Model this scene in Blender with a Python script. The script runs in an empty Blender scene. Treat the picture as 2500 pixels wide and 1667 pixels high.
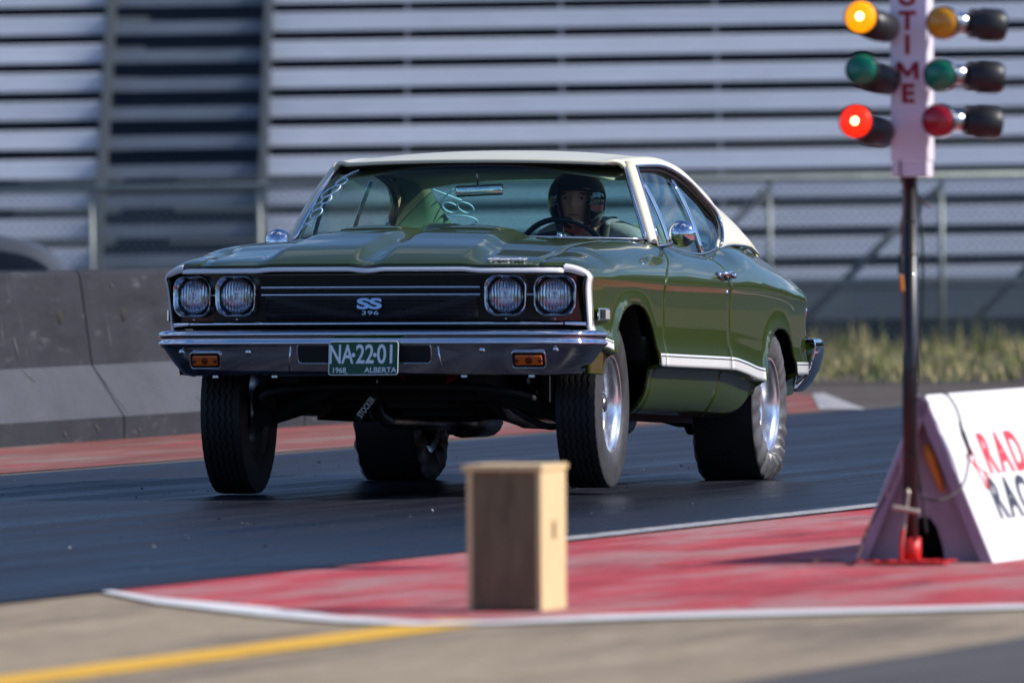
import bpy, bmesh, math, random
import numpy as np
from math import sin, cos, pi, radians, sqrt, atan2
from mathutils import Vector, Matrix
random.seed(7)
S = bpy.context.scene
COL = S.collection

# ------------------------------------------------------------------ camera
F = 33588.0; PT = math.atan((833.5-478.0)/F); CR = radians(0.4)
CAMH = 1.25
cam_d = bpy.data.cameras.new('camera'); cam = bpy.data.objects.new('camera', cam_d); COL.objects.link(cam)
fw = Vector((0, cos(PT), -sin(PT))); rt0 = Vector((1, 0, 0)); up0 = Vector((0, sin(PT), cos(PT)))
rt = rt0*cos(CR)-up0*sin(CR); up = up0*cos(CR)+rt0*sin(CR)
mw = Matrix((rt, up, -fw)).transposed().to_4x4(); mw.translation = Vector((0, 0, CAMH))
cam.matrix_world = mw
cam_d.sensor_width = 36; cam_d.lens = F/2500*36
cam_d.clip_start = .5; cam_d.clip_end = 6000
cam_d.dof.use_dof = True; cam_d.dof.focus_distance = 59.0; cam_d.dof.aperture_fstop = 5.6
S.camera = cam

# ------------------------------------------------------------------ sky and sun
SUN_AZ = radians(-4)      # from +X towards +Y
SUN_EL = radians(37)
W = bpy.data.worlds.new('World'); S.world = W; W.use_nodes = True
nt = W.node_tree; nt.nodes.clear()
def N(t, **k):
    n = nt.nodes.new(t)
    for a, b in k.items(): setattr(n, a, b)
    return n
sky = N('ShaderNodeTexSky', sky_type='NISHITA', sun_disc=False)
sky.sun_elevation = SUN_EL; sky.sun_rotation = pi/2-SUN_AZ; sky.air_density = 1.0; sky.dust_density = .25; sky.ozone_density = 3.0
tc = N('ShaderNodeTexCoord'); sep = N('ShaderNodeSeparateXYZ'); nt.links.new(tc.outputs['Generated'], sep.inputs[0])
mx = N('ShaderNodeMath', operation='MAXIMUM'); mx.inputs[1].default_value = .03; nt.links.new(sep.outputs[2], mx.inputs[0])
ad = N('ShaderNodeMath', operation='ADD'); ad.inputs[1].default_value = .18; nt.links.new(mx.outputs[0], ad.inputs[0])
dx = N('ShaderNodeMath', operation='DIVIDE'); dy = N('ShaderNodeMath', operation='DIVIDE')
nt.links.new(sep.outputs[0], dx.inputs[0]); nt.links.new(ad.outputs[0], dx.inputs[1])
nt.links.new(sep.outputs[1], dy.inputs[0]); nt.links.new(ad.outputs[0], dy.inputs[1])
cmb = N('ShaderNodeCombineXYZ'); nt.links.new(dx.outputs[0], cmb.inputs[0]); nt.links.new(dy.outputs[0], cmb.inputs[1])
noi = N('ShaderNodeTexNoise'); noi.inputs['Scale'].default_value = 1.5; noi.inputs['Detail'].default_value = 7; noi.inputs['Roughness'].default_value = .55
nt.links.new(cmb.outputs[0], noi.inputs['Vector'])
ramp = N('ShaderNodeValToRGB'); ramp.color_ramp.elements[0].position = .54; ramp.color_ramp.elements[1].position = .68
nt.links.new(noi.outputs['Fac'], ramp.inputs[0])
mixc = N('ShaderNodeMixRGB'); nt.links.new(ramp.outputs[0], mixc.inputs[0]); skt = N('ShaderNodeMixRGB', blend_type='MULTIPLY'); skt.inputs[0].default_value = 1; skt.inputs[2].default_value = (.66, .88, 1.24, 1); nt.links.new(sky.outputs[0], skt.inputs[1]); nt.links.new(skt.outputs[0], mixc.inputs[1])
mixc.inputs[2].default_value = (11.0, 11.4, 12.4, 1)
bg = N('ShaderNodeBackground'); bg.inputs['Strength'].default_value = .085; nt.links.new(mixc.outputs[0], bg.inputs[0])
out = N('ShaderNodeOutputWorld'); nt.links.new(bg.outputs[0], out.inputs[0])
sl = bpy.data.lights.new('sun', 'SUN'); sl.energy = 4.4; sl.angle = radians(.5); sl.color = (1, .95, .88)
so = bpy.data.objects.new('sun', sl); COL.objects.link(so)
sd = Vector((cos(SUN_EL)*cos(SUN_AZ), cos(SUN_EL)*sin(SUN_AZ), sin(SUN_EL)))
so.rotation_euler = sd.to_track_quat('Z', 'Y').to_euler(); so.location = sd*40
S.view_settings.view_transform = 'Standard'; S.view_settings.look = 'None'; S.view_settings.gamma = 1; S.view_settings.exposure = .3

# ------------------------------------------------------------------ materials
MAT = {}
def mat(name, col, rough=.5, metal=0, coat=0, spec=.5, emit=None, noise=None, bump=None, trans=0, coat_rough=.03):
    """noise=(scale, amount, stretch xyz, rot) mottles the colour; bump=(scale, strength, stretch)"""
    m = bpy.data.materials.new(name); m.use_nodes = True; t = m.node_tree; p = t.nodes['Principled BSDF']
    p.inputs['Base Color'].default_value = (*col, 1); p.inputs['Roughness'].default_value = rough; p.inputs['Metallic'].default_value = metal
    p.inputs['Coat Weight'].default_value = coat; p.inputs['Coat Roughness'].default_value = coat_rough; p.inputs['Specular IOR Level'].default_value = spec
    p.inputs['Transmission Weight'].default_value = trans
    if emit: p.inputs['Emission Color'].default_value = (*emit[0], 1); p.inputs['Emission Strength'].default_value = emit[1]
    if noise or bump:
        tc = t.nodes.new('ShaderNodeTexCoord')
    def mp(st, rot=0):
        q = t.nodes.new('ShaderNodeMapping'); q.inputs['Scale'].default_value = st
        q0 = t.nodes.new('ShaderNodeMapping'); q0.inputs['Rotation'].default_value = (0, 0, rot)
        t.links.new(tc.outputs['Object'], q0.inputs[0]); t.links.new(q0.outputs[0], q.inputs[0]); return q
    if noise:
        for k, (sc, amt, st, rot) in enumerate(noise if isinstance(noise, list) else [noise]):
            q = mp(st, rot); n = t.nodes.new('ShaderNodeTexNoise'); n.inputs['Scale'].default_value = sc; n.inputs['Detail'].default_value = 6; n.inputs['Roughness'].default_value = .65
            t.links.new(q.outputs[0], n.inputs['Vector'])
            r = t.nodes.new('ShaderNodeMapRange'); r.inputs[1].default_value = .3; r.inputs[2].default_value = .7; r.inputs[3].default_value = 1-amt; r.inputs[4].default_value = 1+amt
            t.links.new(n.outputs['Fac'], r.inputs[0])
            mm = t.nodes.new('ShaderNodeMixRGB'); mm.blend_type = 'MULTIPLY'; mm.inputs[0].default_value = 1
            if k == 0: mm.inputs[1].default_value = (*col, 1)
            else: t.links.new(prev.outputs[0], mm.inputs[1])
            t.links.new(r.outputs[0], mm.inputs[2]); prev = mm
        t.links.new(prev.outputs[0], p.inputs['Base Color'])
    if bump:
        q = mp(bump[2], bump[3] if len(bump) > 3 else 0); n = t.nodes.new('ShaderNodeTexNoise'); n.inputs['Scale'].default_value = bump[0]; n.inputs['Detail'].default_value = 5
        t.links.new(q.outputs[0], n.inputs['Vector']); b = t.nodes.new('ShaderNodeBump'); b.inputs['Strength'].default_value = bump[1]; b.inputs['Distance'].default_value = .01
        t.links.new(n.outputs['Fac'], b.inputs['Height']); t.links.new(b.outputs[0], p.inputs['Normal'])
    MAT[name] = m; return m

def layer(name, *ls):
    """patches of another colour (wear, rubber, dust): (colour, scale, stretch xyz, rot, lo, hi, strength)"""
    m = MAT[name]; t = m.node_tree; p = t.nodes['Principled BSDF']; tc = t.nodes.new('ShaderNodeTexCoord')
    for (col, sc, st, rot, lo, hi, amt) in ls:
        src = p.inputs['Base Color'].links[0].from_socket if p.inputs['Base Color'].links else None
        q0 = t.nodes.new('ShaderNodeMapping'); q0.inputs['Rotation'].default_value = (0, 0, rot); q0.inputs['Location'].default_value = (sc*3.1, lo*17, 0); q = t.nodes.new('ShaderNodeMapping'); q.inputs['Scale'].default_value = st
        n = t.nodes.new('ShaderNodeTexNoise'); n.inputs['Scale'].default_value = sc; n.inputs['Detail'].default_value = 7; n.inputs['Roughness'].default_value = .68
        t.links.new(tc.outputs['Object'], q0.inputs[0]); t.links.new(q0.outputs[0], q.inputs[0]); t.links.new(q.outputs[0], n.inputs['Vector'])
        r = t.nodes.new('ShaderNodeMapRange'); r.inputs[1].default_value = lo; r.inputs[2].default_value = hi; r.inputs[4].default_value = amt; t.links.new(n.outputs['Fac'], r.inputs[0])
        mm = t.nodes.new('ShaderNodeMixRGB'); t.links.new(r.outputs[0], mm.inputs[0]); mm.inputs[2].default_value = (*col, 1)
        if src: t.links.new(src, mm.inputs[1])
        else: mm.inputs[1].default_value = p.inputs['Base Color'].default_value
        t.links.new(mm.outputs[0], p.inputs['Base Color'])
TR = radians(14.0)     # heading of the strip, seen from the camera
pm_ = mat('paint', (.036, .056, .0015), .34, .24, coat=.72, coat_rough=.010, spec=.2, noise=(3, .04, (1, 1, 1), 0)); pm_.node_tree.nodes['Principled BSDF'].inputs['Coat IOR'].default_value = 1.46
mat('roof_cream', (.74, .70, .52), .38, 0, coat=.35, coat_rough=.15, noise=(6, .03, (1, 1, 1), 0))
mat('stripe_white', (.88, .88, .86), .3, 0, coat=.8)
mat('pinstripe', (.02, .022, .02), .4)
mat('chrome', (.74, .76, .80), .06, 1)
mat('chrome_soft', (.55, .57, .60), .22, 1)
mat('chrome_dark', (.50, .53, .60), .09, 1, noise=(9, .08, (1, 1, 1), 0))
mat('black_trim', (.008, .009, .009), .38)
mat('grille_black', (.006, .006, .007), .5)
mat('blackout', (.010, .014, .008), .25, 0, coat=.6)
mat('rubber', (.012, .012, .013), .62, noise=(30, .25, (1, 1, 1), 0))
mat('sidewall', (.040, .038, .040), .58, noise=(14, .35, (1, 1, 1), 0), bump=(30, .25, (1, 1, 1)))
mat('slick_side', (.085, .082, .085), .42, noise=(9, .4, (1, 1, 1), 0), bump=(22, .3, (1, 1, 1)))
mat('alloy', (.86, .87, .90), .24, .92, noise=(25, .08, (1, 1, 1), 0))
mat('alloy_grey', (.16, .165, .18), .38, 1)
mat('amber', (.75, .13, .01), .25, 0, coat=.5)
mat('amber_dark', (.14, .02, .004), .4)
mat('plate_green', (.004, .075, .028), .42, noise=(40, .15, (1, 1, 1), 0))
mat('plate_white', (.92, .95, .93), .45)
mat('under', (.010, .010, .011), .75, noise=(12, .4, (1, 1, 1), 0))
mat('steel_grimy', (.26, .25, .24), .36, .9, noise=(18, .4, (1, 1, 1), 0))
mat('engine_orange', (.55, .045, .01), .5)
mat('dash', (.006, .010, .010), .6)
mat('headliner', (.50, .50, .34), .9)
mat('seat_green', (.22, .30, .20), .6, noise=(8, .1, (1, 1, 1), 0))
mat('trim_green', (.10, .15, .09), .6)
mat('marker_glass', (.55, .50, .46), .12, 0, coat=1)
mat('script_silver', (.80, .80, .82), .38, .5); mat('glass_write', (.62, .82, .95), .6, emit=None)
mat('helmet', (.008, .008, .010), .12, 0, coat=1)
mat('skin', (.50, .26, .18), .5)
mat('shirt', (.33, .35, .36), .9, noise=(14, .12, (1, 1, 1), 0), bump=(14, .5, (1, 1, 1)))
mat('strap_red', (.35, .03, .02), .7)
mat('hair', (.03, .02, .015), .7)

def glass(name, tint, ior=1.5, dens=1.0, rough=0):
    m = bpy.data.materials.new(name); m.use_nodes = True; t = m.node_tree; t.nodes.clear()
    o = t.nodes.new('ShaderNodeOutputMaterial'); a = t.nodes.new('ShaderNodeBsdfTransparent'); a.inputs[0].default_value = (*tint, 1)
    g = t.nodes.new('ShaderNodeBsdfGlossy'); g.inputs['Roughness'].default_value = rough
    f = t.nodes.new('ShaderNodeFresnel'); ge = t.nodes.new('ShaderNodeNewGeometry'); mr = t.nodes.new('ShaderNodeMapRange'); mr.inputs[3].default_value = ior; mr.inputs[4].default_value = 1/ior
    t.links.new(ge.outputs['Backfacing'], mr.inputs[0]); t.links.new(mr.outputs[0], f.inputs[0])
    mxx = t.nodes.new('ShaderNodeMixShader'); t.links.new(f.outputs[0], mxx.inputs[0]); t.links.new(a.outputs[0], mxx.inputs[1]); t.links.new(g.outputs[0], mxx.inputs[2]); t.links.new(mxx.outputs[0], o.inputs[0])
    MAT[name] = m; return m, a, t
_, ta, tt = glass('windshield_glass', (.82, .94, .88), 1.28)
# the darker tinted band along the top of the windshield (a real tint in the glass)
tcn = tt.nodes.new('ShaderNodeTexCoord'); sp = tt.nodes.new('ShaderNodeSeparateXYZ'); tt.links.new(tcn.outputs['Object'], sp.inputs[0])
rr = tt.nodes.new('ShaderNodeMapRange'); rr.inputs[1].default_value = 1.27; rr.inputs[2].default_value = 1.315; tt.links.new(sp.outputs[2], rr.inputs[0])
mc = tt.nodes.new('ShaderNodeMixRGB'); mc.inputs[1].default_value = (.82, .94, .88, 1); mc.inputs[2].default_value = (.03, .09, .14, 1)
tt.links.new(rr.outputs[0], mc.inputs[0]); tt.links.new(mc.outputs[0], ta.inputs[0])
glass('side_glass', (.62, .80, .82), 1.35)
glass('back_glass', (.50, .86, .88), 1.3)
# fluted head lamp glass
m = bpy.data.materials.new('lamp_glass'); m.use_nodes = True; t = m.node_tree; t.nodes.clear()
lo = t.nodes.new('ShaderNodeOutputMaterial'); lt = t.nodes.new('ShaderNodeBsdfTransparent'); lt.inputs[0].default_value = (.93, .96, 1, 1); lg = t.nodes.new('ShaderNodeBsdfGlossy'); lg.inputs['Roughness'].default_value = .04; lg.inputs[0].default_value = (.9, .95, 1, 1)
lm_ = t.nodes.new('ShaderNodeMixShader'); lm_.inputs[0].default_value = .34; t.links.new(lt.outputs[0], lm_.inputs[1]); t.links.new(lg.outputs[0], lm_.inputs[2]); t.links.new(lm_.outputs[0], lo.inputs[0])
tcx = t.nodes.new('ShaderNodeTexCoord'); wv = t.nodes.new('ShaderNodeTexWave'); wv.bands_direction = 'Y'; wv.inputs['Scale'].default_value = 24; wv.inputs['Distortion'].default_value = 1.6; wv.inputs['Detail'].default_value = 0
t.links.new(tcx.outputs['Object'], wv.inputs['Vector']); bb = t.nodes.new('ShaderNodeBump'); bb.inputs['Strength'].default_value = 1; bb.inputs['Distance'].default_value = .006
t.links.new(wv.outputs['Fac'], bb.inputs['Height']); t.links.new(bb.outputs[0], lg.inputs['Normal']); MAT['lamp_glass'] = m
# grille mesh: fine black egg crate with a faint sheen
m = mat('grille_mesh', (.008, .008, .009), .4); t = m.node_tree; p = t.nodes['Principled BSDF']
tcx = t.nodes.new('ShaderNodeTexCoord'); bk = t.nodes.new('ShaderNodeTexBrick'); bk.offset = 0; bk.inputs['Scale'].default_value = 1; bk.inputs['Brick Width'].default_value = .016; bk.inputs['Row Height'].default_value = .013; bk.inputs['Mortar Size'].default_value = .0022
bk.inputs['Color1'].default_value = (.001, .001, .001, 1); bk.inputs['Color2'].default_value = (.002, .002, .002, 1); bk.inputs['Mortar'].default_value = (.028, .030, .034, 1)
mpn = t.nodes.new('ShaderNodeMapping'); mpn.inputs['Rotation'].default_value = (pi/2, 0, pi/2); t.links.new(tcx.outputs['Object'], mpn.inputs[0]); t.links.new(mpn.outputs[0], bk.inputs['Vector']); t.links.new(bk.outputs[0], p.inputs['Base Color'])

# ------------------------------------------------------------------ mesh helpers
def link(name, verts, faces, m, parent=None, smooth=True, matidx=None, mats=None):
    me = bpy.data.meshes.new(name); me.from_pydata([tuple(v) for v in verts], [], faces); me.update()
    o = bpy.data.objects.new(name, me); COL.objects.link(o)
    if mats:
        for q in mats: me.materials.append(MAT[q])
        me.polygons.foreach_set('material_index', matidx)
    elif m: me.materials.append(MAT[m])
    if smooth: me.polygons.foreach_set('use_smooth', [True]*len(me.polygons))
    if parent is not None: o.parent = parent
    return o
def tag(o, label=None, cat=None, group=None, kind=None):
    if label: o['label'] = label
    if cat: o['category'] = cat
    if group: o['group'] = group
    if kind: o['kind'] = kind
    return o
def empty(name, label, cat, loc=(0, 0, 0), rz=0, group=None):
    o = bpy.data.objects.new(name, None); COL.objects.link(o); o.location = loc; o.rotation_euler = (0, 0, rz); o.empty_display_size = .2
    return tag(o, label, cat, group)
class MB:
    def __init__(s): s.v = []; s.f = []; s.mi = []; s.cur = 0
    def add(s, V, Fc):
        b = len(s.v); s.v += [tuple(x) for x in V]; s.f += [tuple(b+i for i in q) for q in Fc]; s.mi += [s.cur]*len(Fc); return s
    def box(s, c, d, M=None):
        V = []
        for i in range(8):
            p = Vector(((i & 1)-.5, (i >> 1 & 1)-.5, (i >> 2)-.5)); p = Vector((p.x*d[0], p.y*d[1], p.z*d[2]))
            if M is not None: p = M @ p
            V.append(p+Vector(c))
        return s.add(V, [(0, 2, 3, 1), (4, 5, 7, 6), (0, 1, 5, 4), (2, 6, 7, 3), (0, 4, 6, 2), (1, 3, 7, 5)])
    def bar(s, a, b, w, h, upv=(0, 0, 1)):
        a = Vector(a); b = Vector(b); d = b-a; L = d.length; d.normalize(); sx = d.cross(Vector(upv)).normalized(); u = sx.cross(d)
        return s.box((a+b)/2, (L, w, h), Matrix((d, sx, u)).transposed())
    def tube(s, pts, r, n=10, closed=False, cap=True, flat=1.0, upv=None):
        pts = [Vector(p) for p in pts]; R = r if isinstance(r, (list, tuple)) else [r]*len(pts); V = []; K = len(pts); prev = None
        for i, p in enumerate(pts):
            if closed: t = (pts[(i+1) % K]-pts[i-1])
            else: t = pts[min(i+1, K-1)]-pts[max(i-1, 0)]
            t.normalize()
            if upv is not None: u = Vector(upv)
            elif prev is None: u = Vector((0, 0, 1)) if abs(t.z) < .9 else Vector((1, 0, 0))
            else: u = prev
            a = (u-t*u.dot(t)).normalized(); b = t.cross(a); prev = a
            for k in range(n):
                an = 2*pi*k/n; V.append(p+a*cos(an)*R[i]+b*sin(an)*R[i]*flat)
        Fc = []
        for i in range(K if closed else K-1):
            j = (i+1) % K
            for k in range(n):
                l = (k+1) % n; Fc.append((i*n+k, i*n+l, j*n+l, j*n+k))
        if cap and not closed: Fc += [tuple(range(n))[::-1], tuple((K-1)*n+k for k in range(n))]
        return s.add(V, Fc)
    def lathe(s, prof, n=48, c=(0, 0, 0), axis='z', M=None, a0=0, a1=2*pi, cap=False):
        """prof: list of (radius, along)"""
        full = abs(a1-a0-2*pi) < 1e-6; cols = n if full else n+1; V = []
        for (r, h) in prof:
            for k in range(cols):
                a = a0+(a1-a0)*k/n; x, y = r*cos(a), r*sin(a)
                p = {'z': Vector((x, y, h)), 'y': Vector((x, h, y)), 'x': Vector((h, x, y))}[axis]
                if M is not None: p = M @ p
                V.append(p+Vector(c))
        Fc = []
        for i in range(len(prof)-1):
            for k in range(n):
                l = (k+1) % cols; Fc.append((i*cols+k, i*cols+l, (i+1)*cols+l, (i+1)*cols+k))
        return s.add(V, Fc)
    def grid(s, P, flip=False):
        """P[i][j] points"""
        n, m_ = len(P), len(P[0]); V = [q for row in P for q in row]; Fc = []
        for i in range(n-1):
            for j in range(m_-1):
                q = (i*m_+j, i*m_+j+1, (i+1)*m_+j+1, (i+1)*m_+j); Fc.append(q[::-1] if flip else q)
        return s.add(V, Fc)
    def prism(s, poly, z0, z1):
        n = len(poly); V = [(x, y, z0) for x, y in poly]+[(x, y, z1) for x, y in poly]
        return s.add(V, [tuple(range(n))[::-1], tuple(range(n, 2*n))]+[(i, (i+1) % n, n+(i+1) % n, n+i) for i in range(n)])
    def build(s, name, m, parent=None, smooth=True, mats=None):
        o = link(name, s.v, s.f, m, parent, smooth, s.mi if mats else None, mats); return o
def bevel(o, w, seg=2):
    md = o.modifiers.new('bevel', 'BEVEL'); md.width = w; md.segments = seg; md.limit_method = 'ANGLE'; md.angle_limit = radians(35); return o
def autosmooth(o, ang=35):
    me = o.data; bm = bmesh.new(); bm.from_mesh(me)
    for e in bm.edges:
        if len(e.link_faces) == 2 and e.calc_face_angle(0) > radians(ang): e.smooth = False
    bm.to_mesh(me); bm.free(); return o
def solid(o, th=.012, off=-1):
    md = o.modifiers.new('solid', 'SOLIDIFY'); md.thickness = th; md.offset = off; return o
def mirror_y(o, name=None):
    """a separate object mirrored in y (own mesh)"""
    me = o.data.copy(); n = bpy.data.objects.new(name or o.name.split('.')[0], me); COL.objects.link(n); n.parent = o.parent
    for v in me.vertices: v.co.y = -v.co.y
    me.flip_normals()
    for md in o.modifiers:
        q = n.modifiers.new(md.name, md.type)
        if md.type == 'SOLIDIFY': q.thickness = md.thickness; q.offset = md.offset
        if md.type == 'BEVEL': q.width = md.width; q.segments = md.segments; q.limit_method = 'ANGLE'; q.angle_limit = md.angle_limit
    return n
def text(name, s, size, M, m, parent=None, ext=.002, off=0.0, sx=1, space=1, shear=0, align='CENTER'):
    cu = bpy.data.curves.new(name, 'FONT'); cu.body = s; cu.size = size; cu.extrude = ext; cu.offset = off; cu.align_x = align; cu.align_y = 'CENTER'; cu.space_character = space; cu.shear = shear
    to = bpy.data.objects.new(name, cu); COL.objects.link(to); dg = bpy.context.evaluated_depsgraph_get(); me = bpy.data.meshes.new_from_object(to.evaluated_get(dg))
    bpy.data.objects.remove(to); me.transform(M @ Matrix.Diagonal((sx, 1, 1, 1))); me.materials.clear(); me.materials.append(MAT[m])
    o = bpy.data.objects.new(name, me); COL.objects.link(o); o.parent = parent; return o
def frameM(o, x, y, z):
    M = Matrix((Vector(x), Vector(y), Vector(z))).transposed().to_4x4(); M.translation = Vector(o); return M
def pchip(xs, ys):
    xs = np.array(xs, float); ys = np.array(ys, float)
    if xs[0] > xs[-1]: xs = xs[::-1]; ys = ys[::-1]
    h = np.diff(xs); d = np.diff(ys)/h; mm = np.zeros(len(xs))
    for i in range(1, len(xs)-1):
        if d[i-1]*d[i] > 0:
            w1 = 2*h[i]+h[i-1]; w2 = h[i]+2*h[i-1]; mm[i] = (w1+w2)/(w1/d[i-1]+w2/d[i])
    mm[0] = d[0]; mm[-1] = d[-1]
    X = xs.tolist(); Y = ys.tolist(); H = h.tolist(); Mm = mm.tolist()
    def f(x):
        if x <= X[0]: return Y[0]
        if x >= X[-1]: return Y[-1]
        i = 0
        while x > X[i+1]: i += 1
        t = (x-X[i])/H[i]; return (2*t**3-3*t*t+1)*Y[i]+(t**3-2*t*t+t)*H[i]*Mm[i]+(-2*t**3+3*t*t)*Y[i+1]+(t**3-t*t)*H[i]*Mm[i+1]
    return f
def catmull(P, n=8):
    P = [Vector(p) for p in P]; out = []
    for i in range(len(P)-1):
        p0 = P[max(i-1, 0)]; p1 = P[i]; p2 = P[i+1]; p3 = P[min(i+2, len(P)-1)]
        for k in range(n):
            t = k/n; out.append(.5*((2*p1)+(p2-p0)*t+(2*p0-5*p1+4*p2-p3)*t*t+(3*p1-p0-3*p2+p3)*t**3))
    out.append(P[-1]); return out
def lin(a, b, n): return [a+(b-a)*i/(n-1) for i in range(n)]
def sstep(a, b, x):
    t = min(1, max(0, (x-a)/(b-a))); return t*t*(3-2*t)

# ================================================================== SETTING
DV = Vector((sin(TR), cos(TR), 0)); NV = Vector((cos(TR), -sin(TR), 0))
def tp(s, t, z=0): p = DV*s+NV*t; return (p.x, p.y, z)
def sheet(name, poly, z, m, kind='structure', thick=0):
    mb = MB(); n = len(poly); mb.add([(x, y, z) for x, y, *_ in poly], [tuple(range(n))]); o = mb.build(name, m, smooth=False); tag(o, kind=kind)
    # face up
    me = o.data
    if me.polygons[0].normal.z < 0: me.flip_normals()
    return o
STREAK = (1.0, .05, 1)
mat('gravel', (.105, .092, .084), .9, noise=[(1.2, .25, (1, 1, 1), 0), (25, .3, (1, 1, 1), 0)], bump=(60, .5, (1, 1, 1)))
mat('concrete_tan', (.325, .262, .188), .8, noise=[(2.2, .16, (1, .25, 1), TR), (14, .16, (1, .3, 1), TR), (90, .14, (1, 1, 1), 0)], bump=(120, .35, (1, 1, 1)))
mat('concrete_rubbered', (.10, .092, .088), .55, noise=[(3, .3, (1, .05, 1), TR), (60, .2, (1, 1, 1), 0)], bump=(120, .35, (1, 1, 1)))
mat('red_paint', (.44, .075, .085), .62, noise=[(1.6, .22, (1, .22, 1), TR), (6, .22, (1, .2, 1), TR), (70, .16, (1, 1, 1), 0)], bump=(90, .4, (1, 1, 1)))
mat('red_old', (.24, .095, .085), .7, noise=[(2, .3, (1, .12, 1), TR), (50, .25, (1, 1, 1), 0)], bump=(90, .4, (1, 1, 1)))
mat('white_line', (.70, .69, .68), .6, noise=[(3, .12, (1, 1, 1), 0), (40, .12, (1, 1, 1), 0)])
mat('white_worn', (.36, .35, .35), .6, noise=[(9, .55, (1, 1, 1), 0), (60, .5, (1, 1, 1), 0)])
mat('yellow_line', (.74, .42, .06), .6, noise=[(3, .12, (1, 1, 1), 0), (40, .14, (1, 1, 1), 0)])
mat('pad_tan', (.13, .115, .105), .7, noise=[(3, .25, (1, .08, 1), TR), (60, .25, (1, 1, 1), 0)])
mat('asphalt_worn', (.065, .066, .072), .5, noise=[(2.5, .35, (1, .04, 1), TR), (40, .25, (1, 1, 1), 0)], bump=(90, .4, (1, 1, 1)))
layer('red_paint', ((.40, .23, .22), 2.2, (1, .12, 1), TR, .46, .58, .8), ((.13, .05, .055), 5, (1, .10, 1), TR, .56, .70, .7), ((.50, .38, .36), 26, (1, .6, 1), TR, .62, .70, .5), ((.05, .03, .03), 14, (1, .03, 1), TR, .64, .72, .6))
layer('concrete_tan', ((.15, .12, .10), 2.4, (1, .10, 1), TR, .50, .64, .75), ((.42, .36, .28), 7, (1, .2, 1), TR, .58, .70, .5), ((.09, .075, .065), 12, (1, .5, 1), TR, .68, .74, .7))
layer('red_old', ((.26, .20, .17), 3, (1, .1, 1), TR, .48, .62, .8), ((.38, .07, .08), 3.4, (1, .06, 1), TR, .56, .66, .8), ((.45, .42, .40), 22, (1, .4, 1), TR, .66, .72, .7))
layer('white_line', ((.40, .38, .36), 8, (1, .3, 1), TR, .55, .68, .6), ((.30, .14, .13), 14, (1, .5, 1), TR, .64, .72, .5))
layer('yellow_line', ((.38, .26, .10), 9, (1, .3, 1), TR, .55, .68, .6))
layer('pad_tan', ((.10, .09, .09), 4, (1, .08, 1), TR, .5, .64, .8), ((.5, .48, .45), 20, (1, .3, 1), TR, .66, .72, .6))
# the lane: black rubber laid down in long streaks, glossy where it is thick
m = mat('lane_rubber', (.020, .020, .023), .40, spec=.5, bump=(55, .5, (1, .5, 1), TR)); t = m.node_tree; p = t.nodes['Principled BSDF']
tcx = t.nodes.new('ShaderNodeTexCoord'); q0 = t.nodes.new('ShaderNodeMapping'); q0.inputs['Rotation'].default_value = (0, 0, TR); q1 = t.nodes.new('ShaderNodeMapping'); q1.inputs['Scale'].default_value = (1, .035, 1)
t.links.new(tcx.outputs['Object'], q0.inputs[0]); t.links.new(q0.outputs[0], q1.inputs[0])
n1 = t.nodes.new('ShaderNodeTexNoise'); n1.inputs['Scale'].default_value = 3.5; n1.inputs['Detail'].default_value = 8; n1.inputs['Roughness'].default_value = .7; t.links.new(q1.outputs[0], n1.inputs['Vector'])
r1 = t.nodes.new('ShaderNodeMapRange'); r1.inputs[1].default_value = .38; r1.inputs[2].default_value = .62; r1.inputs[3].default_value = .27; r1.inputs[4].default_value = .46; t.links.new(n1.outputs['Fac'], r1.inputs[0]); t.links.new(r1.outputs[0], p.inputs['Roughness'])
r2 = t.nodes.new('ShaderNodeValToRGB'); r2.color_ramp.elements[0].position = .38; r2.color_ramp.elements[0].color = (.005, .007, .013, 1); r2.color_ramp.elements[1].position = .66; r2.color_ramp.elements[1].color = (.030, .031, .038, 1); t.links.new(n1.outputs['Fac'], r2.inputs[0])
n2 = t.nodes.new('ShaderNodeTexNoise'); n2.inputs['Scale'].default_value = 130; n2.inputs['Detail'].default_value = 2; t.links.new(tcx.outputs['Object'], n2.inputs['Vector'])
r3 = t.nodes.new('ShaderNodeValToRGB'); r3.color_ramp.elements[0].position = .68; r3.color_ramp.elements[0].color = (0, 0, 0, 1); r3.color_ramp.elements[1].position = .74; r3.color_ramp.elements[1].color = (1, 1, 1, 1); t.links.new(n2.outputs['Fac'], r3.inputs[0])
mm = t.nodes.new('ShaderNodeMixRGB'); t.links.new(r3.outputs[0], mm.inputs[0]); t.links.new(r2.outputs[0], mm.inputs[1]); mm.inputs[2].default_value = (.22, .21, .20, 1); t.links.new(mm.outputs[0], p.inputs['Base Color'])

for n_ in ('gravel', 'concrete_tan', 'concrete_rubbered', 'red_paint', 'red_old', 'white_line', 'white_worn', 'yellow_line', 'pad_tan', 'asphalt_worn', 'lane_rubber'):
    MAT[n_].node_tree.nodes['Principled BSDF'].inputs['IOR'].default_value = 1.095 if n_ == 'lane_rubber' else 1.10
tag(sheet('ground', [(-900, -900), (900, -900), (900, 1500), (-900, 1500)], -.020, 'gravel'))
tag(sheet('near_lane', [tp(-40, -11.9), tp(-40, 30), tp(87, 30), tp(87, -11.9)], -.0085, 'concrete_tan'))
tag(sheet('near_lane_rubber', [tp(-40, -8.0), tp(-40, -4.6), tp(87, -4.6), tp(87, -8.0)], -.0045, 'concrete_rubbered'))
tag(sheet('near_lane_groove', [tp(47, -7.3), tp(66, -7.32), tp(68, -11.86), tp(95, -11.86), tp(95, -1.6), tp(47, -1.6)], -.0035, 'lane_rubber'))
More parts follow.
